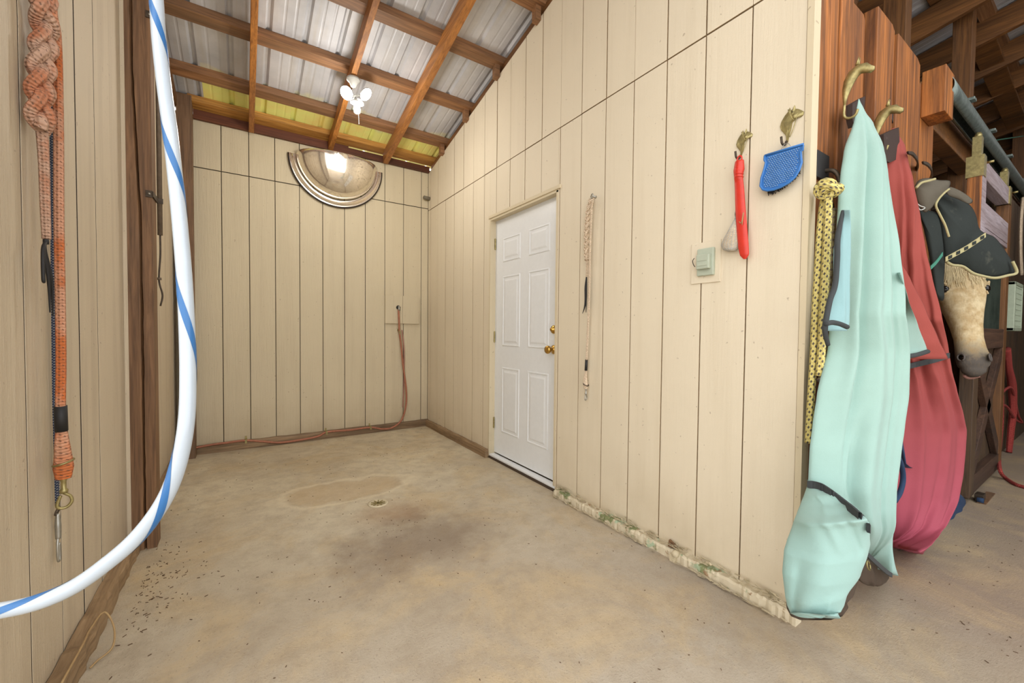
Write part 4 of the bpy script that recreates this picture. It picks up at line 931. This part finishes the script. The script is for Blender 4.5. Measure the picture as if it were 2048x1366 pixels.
# ------------------------------------------------------------------ horse
HD = thing('horse', 'cream horse with dark grey muzzle looking out of the stall beside the red blanket', 'horse', (2.3, .3, 0))
poll = at(2.66, 1908, 505); muz = at(2.45, 1948, 750)
ax = (muz-poll).normalized(); fn = (CAM-(poll+muz)/2).normalized(); fn = (fn+RT*.42).normalized(); fn = (fn-ax*fn.dot(ax)).normalized(); sdv = ax.cross(fn).normalized()
if sdv.dot(RT) < 0: sdv = -sdv
LH = (muz-poll).length
sec = [(-.04, .06, .02, .14), (.05, .078, .05, .14), (.15, .088, .062, .15), (.25, .094, .070, .165), (.33, .098, .070, .17), (.42, .088, .066, .165), (.52, .072, .062, .145), (.62, .061, .058, .12), (.72, .056, .054, .098), (.80, .060, .056, .09), (.87, .066, .056, .085), (.93, .062, .05, .078), (.98, .048, .036, .06), (1.01, .022, .018, .03)]
rings = []; K = 28
def interp(t):
    for a, b in zip(sec, sec[1:]):
        if a[0] <= t <= b[0]:
            s_ = (t-a[0])/(b[0]-a[0]); return [x*(1-s_)+y*s_ for x, y in zip(a, b)]
    return sec[-1]
def horse_pt(t, ang, off=0.):
    _, w, df, db_ = interp(t); w *= 1.16 if t < .5 else 1.16-(t-.5)*.2; df *= 1.1; c_, s_ = math.cos(ang), math.sin(ang)
    sx = math.copysign(abs(s_)**.85, s_); d = (df if c_ > 0 else db_)*math.copysign(abs(c_)**.8, c_)
    if c_ < 0: sx *= (1-.45*abs(c_)*(1 if t > .1 else .5))
    wx = w*sx
    # brow ridge over the eyes, eye hollow above, flat nasal bone
    br_ = .012*math.exp(-((t-.31)/.045)**2)*math.exp(-((abs(ang if ang <= PI else 2*PI-ang)-1.15)/.28)**2)
    ho = -.012*math.exp(-((t-.20)/.05)**2)*math.exp(-((abs(ang if ang <= PI else 2*PI-ang)-1.0)/.3)**2)
    nos = .010*math.exp(-((t-.885)/.05)**2)*math.exp(-((abs(ang if ang <= PI else 2*PI-ang)-1.0)/.35)**2)
    nod = -.014*math.exp(-((t-.885)/.018)**2)*math.exp(-((abs(ang if ang <= PI else 2*PI-ang)-.95)/.13)**2)
    mouth = -.006*math.exp(-((t-.955)/.010)**2)*(1 if abs(PI-ang) > 1.0 else .4)
    r = off+br_+ho+nos+nod+mouth
    dirv = (sdv*s_+fn*c_).normalized(); return poll+ax*(t*LH)+sdv*wx+fn*d+dirv*r
NT_ = 70
for i in range(NT_+1):
    t = -.04+1.05*i/NT_; rings.append([horse_pt(t, 2*PI*k/K) for k in range(K)])
# neck and trunk continue behind the poll: one surface
nk = []
neck = [(poll+Vector((.02, .06, .03)), .09, .15), (poll+Vector((.06, .22, .0)), .10, .20), (Vector((2.42, .30, 1.32)), .12, .25), (Vector((2.5, .62, 1.18)), .20, .33), (Vector((2.52, .95, 1.1)), .27, .36), (Vector((2.52, 1.5, 1.06)), .30, .36), (Vector((2.52, 2.0, 1.1)), .29, .36), (Vector((2.52, 2.3, 1.1)), .20, .26), (Vector((2.52, 2.4, 1.1)), .05, .08)]
prev = poll
for i, (c, w, h) in enumerate(neck):
    nx_ = neck[min(i+1, len(neck)-1)][0]; T = (nx_-prev).normalized() if i < len(neck)-1 else Vector((0, 1, 0))
    if i == 0: T = (T*.5-ax*.5).normalized()
    sd = sdv if i == 0 else (sdv*.5+Vector((1, 0, 0))*.5).normalized() if i == 1 else Vector((1, 0, 0)); upv = T.cross(sd).normalized()
    up2 = upv if upv.z > 0 or i == 0 else -upv
    if i == 0: up2 = (fn*.6+Vector((0, 0, .8))).normalized()
    nk.append([c+sd*(w*math.sin(2*PI*k/K))+up2*(h*math.cos(2*PI*k/K)) for k in range(K)]); prev = c
full = nk[::-1]+rings
q = MB().loft(full)
for lx, ly in ((2.40, .75), (2.66, .75), (2.40, 2.1), (2.66, 2.1)):
    hind = ly > 1
    pth = [((lx, ly, .95), .11), ((lx, ly-(.03 if hind else 0), .72), .075), ((lx, ly+(.06 if hind else 0), .48), .05), ((lx, ly+.02, .25), .036), ((lx, ly, .12), .036), ((lx, ly-.03, .05), .05), ((lx, ly-.03, 0), .06)]
    q.loft([[Vector(c)+Vector((r*math.cos(a), r*1.15*math.sin(a), 0)) for a in [k*2*PI/14 for k in range(14)]] for c, r in pth])
hb = q.build('body', M['horse'], HD, True)
for sgn, tt in ((1, .335), (-1, .335)):
    ang = (1.16 if sgn > 0 else 1.0)*sgn % (2*PI); P = horse_pt(tt, ang, -.016); d = (sdv*math.sin(ang)+fn*math.cos(ang)).normalized()
    MB().lathe(P, d, [(.0, -.02), (.018, -.015), (.026, 0), (.023, .012), (.013, .020), (0, .022)], 16).build('eye', M['eye'], HD, True)
    tube('eyelid', [horse_pt(tt-.03, ang-.22*sgn, .003), horse_pt(tt-.05, ang, .005), horse_pt(tt-.03, ang+.22*sgn, .003)], .006, M['horse'], HD, 8)
    tube('eyelid', [horse_pt(tt+.03, ang-.22*sgn, .002), horse_pt(tt+.042, ang, .003), horse_pt(tt+.03, ang+.22*sgn, .002)], .005, M['horse'], HD, 8)
    P = horse_pt(-.01, (.9*sgn) % (2*PI), 0); e = poll-ax*.14+sdv*(.07*sgn)+fn*.02
    MB().loft([[P+(sdv*math.cos(a)*.026+fn*math.sin(a)*.018) for a in [k*PI/4 for k in range(8)]], [(P+e)/2+(sdv*math.cos(a)*.028+fn*math.sin(a)*.014) for a in [k*PI/4 for k in range(8)]], [e+(sdv*math.cos(a)*.003+fn*math.sin(a)*.003) for a in [k*PI/4 for k in range(8)]]]).build('ear', M['horse'], HD, True)
nostr = [horse_pt(.885, (.62) % (2*PI), .008), horse_pt(.885, (-.85) % (2*PI), .012)]
for P, sg in zip(nostr, (1, -1)):
    d = (sdv*sg*.8+fn*.6).normalized(); MB().lathe(P-d*.003, d, [(0, -.002), (.016, 0), (.017, .0015), (0, .002)], 14).build('nostril', M['eye'], HD, True)
    tube('nostril_rim', [P+d*.004+(ax*math.cos(a)*.021+d.cross(ax)*math.sin(a)*.017) for a in [k*2*PI/14 for k in range(15)]], .0045, plain('grey_muzzle_skin', lin(84, 78, 74), .6), HD, 8, 0)
lipc = [horse_pt(.985, (a) % (2*PI), -.004) for a in (PI*.62, PI*.78, PI, PI*1.22, PI*1.38)]
tube('lower_lip', [p+ax*.012 for p in lipc], [.008, .014, .017, .014, .008], M['lip'], HD, 10)
fk = MB()
for i in range(420):
    a = random.uniform(-.7, .8); t0 = random.uniform(-.02, .06); ln = random.uniform(.12, .3)
    p0 = horse_pt(max(t0, -.03), a % (2*PI), .006); p1 = horse_pt(t0+ln*.5, (a*1.1+random.uniform(-.1, .1)) % (2*PI), .009); p2 = horse_pt(t0+ln, (a*1.25+random.uniform(-.2, .2)) % (2*PI), .004)
    fk.bar(p0, p1, .0022, .0015); fk.bar(p1, p2, .0016, .0012)
tag(fk.build('forelock', M['mane'], HD), kind='stuff')

# ------------------------------------------------------------------ track, header, sliding stall door
tk = thing('door_track', 'galvanised round sliding door track above the stall door', 'track', (2.5, -.25, 2.5))
R_ = .052; ty, tz = -.265, 2.50; rings = []
for x in [1.56+i*(9.2-1.56)/40 for i in range(41)]:
    outer = [(x, ty+R_*math.cos(a), tz+R_*1.15*math.sin(a)) for a in [(-70+i*320/18)*PI/180 for i in range(19)]]
    inner = [(x, ty+(R_-.004)*math.cos(a), tz+(R_*1.15-.004)*math.sin(a)) for a in [(-70+i*320/18)*PI/180 for i in range(19)]]
    rings.append(outer+inner[::-1])
MB().loft(rings).build('rail', M['track'], tk, True)
for x in (2.05, 2.75, 3.5, 4.4): bevel(MB().box(x-.03, x+.03, ty-R_-.006, -.19, tz+R_*1.15-.006, tz+R_*1.15+.012).build('rail_bracket', M['track'], tk), .003)
tag(bevel(MB().box(1.66, 9.2, -.19, -.10, 2.36, 2.62).build('header_beam', M['barny']), .004), 'brown timber header beam behind the galvanised track', 'beam')
YD = -.35; DT = .065
sd_ = thing('stall_door', 'sliding wooden stall door with open window and crossed braces hanging from the track', 'door', (2.7, YD, .04))
dx0, dx1 = 2.13, 3.28
bevel(MB().box(dx0, dx0+.12, YD, YD+DT, 1.15, 2.22).build('stile', M['orangewood'], sd_), .003)
bevel(MB().box(dx0, dx0+.14, YD, YD+DT, .04, 1.15).build('stile', M['stall'], sd_), .003)
bevel(MB().box(dx0+.004, dx0+.12, YD-.004, YD, 1.3, 2.15).build('painted_face', M['lavender'], sd_), .001)
bevel(MB().box(dx1-.12, dx1, YD-.002, YD+DT, .04, 2.22).build('stile', M['barn'], sd_), .003)
for z0, z1, m_ in ((2.10, 2.22, 'lavender'), (1.80, 1.955, 'lavender'), (1.765, 1.795, 'lavender'), (1.00, 1.14, 'stallx'), (.05, .17, 'stallx')):
    bevel(MB().box(dx0+.12, dx1-.12, YD-.001, YD+DT, z0, z1).build('rail', M[m_], sd_), .003)
q = MB(); rg = []
n_ = 60
for i in range(n_+1):
    x = dx0+.12+(dx1-dx0-.24)*i/n_; rg.append([(x, YD+.03+.008*math.sin(i*PI/2), 1.14), (x, YD+.03+.008*math.sin(i*PI/2), 1.77)])
o = MB().loft(rg, False, False).build('metal_infill', M['sheetdark'], sd_); o.modifiers.new('s', 'SOLIDIFY').thickness = .002
for k in range(7):
    w_ = (dx1-dx0-.24)/7; a = dx0+.12+k*w_; bevel(MB().box(a+.002, a+w_-.002, YD+.04, YD+.06, .17, 1.0).build('door_board', M['stall'], sd_), .002)
for a, b in (((dx0+.12, .2), (dx1-.12, .97)), ((dx0+.12, .97), (dx1-.12, .2))):
    bevel(MB().bar((a[0], YD+.02, a[1]), (b[0], YD+.02, b[1]), .035, .1, up=(0, 0, 1)).build('cross_brace', M['stallx'], sd_), .003)
for x in (dx0+.05, dx1-.1):
    q = MB().box(x-.055, x+.02, YD-.008, YD+DT+.006, 2.10, 2.232); q.box(x-.03, x+.03, YD+.01, YD+.05, 2.22, 2.36); q.build('hanger', M['oldbrass'], sd_)
    MB().lathe((x+.045, YD-.006, 2.2), (0, -1, 0), [(0, 0), (.008, 0), (.008, .03), (0, .03)], 8).build('bolt', M['oldbrass'], sd_, True)
    MB().lathe((x, YD+.03, 2.36), (0, 0, 1), [(.018, 0), (.02, .01), (.012, .03), (0, .03)], 10).build('roller_nut', M['oldbrass'], sd_, True)
P = hit(2, .0, 1955, 1012)
gd = thing('floor_guide', 'small dark bracket on the floor guiding the stall door', 'bracket', (dx0+.2, YD-.05, 0))
MB().box(dx0+.1, dx0+.42, YD-.06, YD-.02, .0, .008).build('foot', M['post'], gd)
bevel(MB().box(dx0+.12, dx0+.2, YD-.045, YD-.005, .006, .05).build('guide', M['darksteel'], gd), .003)
MB().lathe((dx0+.1, YD-.03, .022), (0, -1, 0), [(0, -.01), (.016, -.01), (.016, .02), (0, .02)], 12).build('roller', M['navy'], gd, True)

# stall interior, neighbours and barn frame behind
tag(bevel(MB().box(1.86, 1.98, -.03, .09, 0, 3.5).build('barn_post', M['barn']), .004), 'square brown post rising behind the plank wall', 'post')
tag(bevel(MB().box(3.0, 3.13, -.15, -.04, 2.2, 3.68).build('barn_post', M['barn']), .004), 'dark brown post rising behind the track where the diagonal brace starts', 'post')
tag(bevel(MB().box(3.0, 3.13, -.15, -.04, 0, 2.2).build('stall_post', M['barn']), .004), 'lower dark stall post behind the window of the sliding door', 'post')
tag(bevel(MB().box(6.2, 6.42, -.19, -.02, 0, 3.7).build('barn_post', M['barn']), .004), 'far brown post at the right edge beyond the track', 'post')
dgb = MB().bar(hit(1, -.12, 1966, 85), hit(1, -.12, 2034, 250), .05, .15, up=(0, -1, .1)); tag(bevel(dgb.build('diagonal_brace', M['barny']), .004), 'diagonal timber brace running down to the right from the dark post', 'brace')
tag(bevel(MB().bar(hit(1, 0., 1872, -20), hit(1, 0., 1905, 40), .05, .12, up=(0, -1, .1)).build('diagonal_brace', M['barny']), .004), 'short timber brace meeting the left side of the dark post near the top', 'brace')
wst = tag(MB().box(3.32, 9, -.24, -.2, 0, 2.36).build('wall_stalls', M['gap']), kind='structure')
x = 3.33
while x < 8.8:
    bevel(MB().box(x, x+.185, -.262, -.24, .01, 2.35).build('wall_plank', M['stall'], wst), .003); x += .19
tag(MB().box(.1, 9.5, 3.56, 3.62, 0, 3.0).build('wall_back_stalls', M['barn']), kind='structure')
tag(MB().box(1.66, 1.70, -.19, 3.56, 0, 2.0).build('wall_partition', M['barn']), kind='structure')
tag(MB().box(3.36, 3.40, -.19, 3.56, 0, 2.0).build('wall_partition_far', M['lavender']), kind='structure')
tag(MB().box(9.4, 9.5, -4, 3.6, 0, 3.9).build('wall_end', M['barn']), kind='structure')
tag(MB().box(2.2, 9.5, -3.46, -3.4, 0, 4.2).build('wall_aisle_shade', M['barn']), kind='structure')  # unseen wall, added to darken the aisle and the blankets' right sides
# fan
fx, fy = 3.42, -.375
fn_ = thing('box_fan', 'pale green box fan hanging at the right edge beside the stall door', 'fan', (fx+.2, fy, 1.13))
z0, z1 = 1.13, 1.53
q = MB()
for a in ((fx, fx+.03, z0, z1), (fx+.39, fx+.42, z0, z1), (fx, fx+.42, z0, z0+.03), (fx, fx+.42, z1-.03, z1)): q.box(a[0], a[1], fy, fy+.11, a[2], a[3])
bevel(q.build('housing', M['fan'], fn_), .006)
for k in range(9):
    x = fx+.03+k*.045; MB().box(x-.0015, x+.0015, fy+.004, fy+.008, z0+.02, z1-.02).build('grille_bar', M['fan'], fn_)
for k in range(8):
    z = z0+.04+k*.045; MB().box(fx+.02, fx+.4, fy+.004, fy+.008, z-.0015, z+.0015).build('grille_bar', M['fan'], fn_)
MB().lathe((fx+.21, fy+.05, (z0+z1)/2), (0, -1, 0), [(0, -.03), (.04, -.03), (.04, .02), (0, .025)], 16).build('motor_hub', M['fan'], fn_, True)
for k in range(5):
    a = k*2*PI/5; c = Vector((fx+.21, fy+.055, (z0+z1)/2)); d = Vector((math.cos(a), 0, math.sin(a))); s_ = Vector((-math.sin(a), .5, math.cos(a)))
    MB().prism([c+d*.035-s_*.02, c+d*.035+s_*.02, c+d*.16+s_*.055, c+d*.17-s_*.03], (0, .003, 0)).build('fan_blade', M['switchgrey'], fn_)
for dz in (.06, .11, .33): MB().box(fx-.004, fx+.002, fy+.04, fy+.06, z0+dz, z0+dz+.012).build('side_clip', M['darksteel'], fn_)
# ropes on the far stalls
rr = tube('red_rope', [hit(1, -.3, *a) for a in ((2014, 697), (2018, 735), (2024, 770), (2026, 820), (2022, 860), (2018, 905))], [.024, .022, .03, .026, .024, .02], M['redrope'], seg=10)
tag(rr, 'thick red rope hanging on the planks right of the stall door', 'rope')
rh = tube('red_hose', [hit(1, -.31, 2004, 790), hit(1, -.31, 2003, 850), hit(1, -.33, 1998, 910), hit(1, -.38, 2000, 940)]+[hit(2, .012, *a) for a in ((2010, 955), (2030, 968), (2048, 974), (2075, 982))], .012, M['redrope'], seg=8)
tag(rh, 'thin red hose coming down the planks and curling onto the floor', 'hose')
hl = tube('halter', [hit(1, -.31, *a) for a in ((1990, 805), (2000, 790), (2012, 778), (2022, 775), (2028, 790), (2036, 830), (2044, 845), (2030, 838), (2012, 812), (1990, 812))], .010, M['redrope'], seg=8)
tag(hl, 'thin red rope halter looped over the thick red rope', 'halter')
prp = tube('pale_cord', [hit(1, -.3, *a) for a in ((2046, 395), (2042, 440), (2041, 500), (2043, 550))], .012, M['croperope'], seg=8)
tag(prp, 'pale cord hanging at the right edge above the fan', 'rope')
gl = tube('green_line', [hit(1, -.14, 1982, 282), hit(1, -.14, 2048, 272)], .006, M['bandgreen'], seg=6); tag(gl, 'thin green line stretched across behind the track', 'cord')

# ------------------------------------------------------------------ white hose
hs = thing('wash_hose', 'white wash hose with blue spiral stripe looping down in front of the left wall', 'hose', tuple(at(.85, 320, 20)))
hp = [(313, 0, .90), (318, 80, .88), (328, 170, .86), (340, 260, .84), (350, 350, .83), (360, 450, .81), (369, 560, .79), (374, 660, .775), (376, 750, .76), (374, 830, .75), (364, 900, .745), (345, 965, .74), (315, 1022, .735), (270, 1078, .725), (215, 1126, .715), (150, 1172, .705), (80, 1203, .695), (0, 1221, .685)]
HP = [at(d, a, b) for a, b, d in hp]
topd = (HP[0]-HP[1]).normalized()
HP = [Vector((HP[0].x-.06, HP[0].y+.03, 3.72)), HP[0]+topd*.9+Vector((-.01, 0, 0)), HP[0]+topd*.3]+HP+[at(.68, -60, 1226), at(.66, -120, 1222)]
_p = spline(HP, 10); _l = [0.]
for i in range(1, len(_p)): _l.append(_l[-1]+(_p[i]-_p[i-1]).length)
_at = lambda y: min((abs(proj(p)[1]-y), l) for p, l in zip(_p, _l) if (p-CAM).dot(FW) > .1)[1]
A0 = 2.6+2*PI*_at(102)/(-.29)-2*PI*_at(256)/(-.335)
tube('hose', HP, .0128, M['hosewhite'], hs, 20, 10)
tube('stripe', HP, .0128, M['stripe'], hs, 20, 10, arc=(A0, .9, -.335))

# repeats carry their group
GR = {'coat_hook': 'brass horse head hooks', 'horseshoe_hook': 'horseshoe hooks on the last plank', 'lead_rope': 'lead ropes hanging on the walls',
      'horse_blanket': 'fleece horse blankets on the plank wall', 'fly_mask': 'fly masks over the horse', 'barn_post': 'timber posts of the barn frame', 'diagonal_brace': 'diagonal braces of the barn frame'}
for o in bpy.data.objects:
    k = o.name.split('.')[0]
    if o.parent is None and k in GR: o['group'] = GR[k]
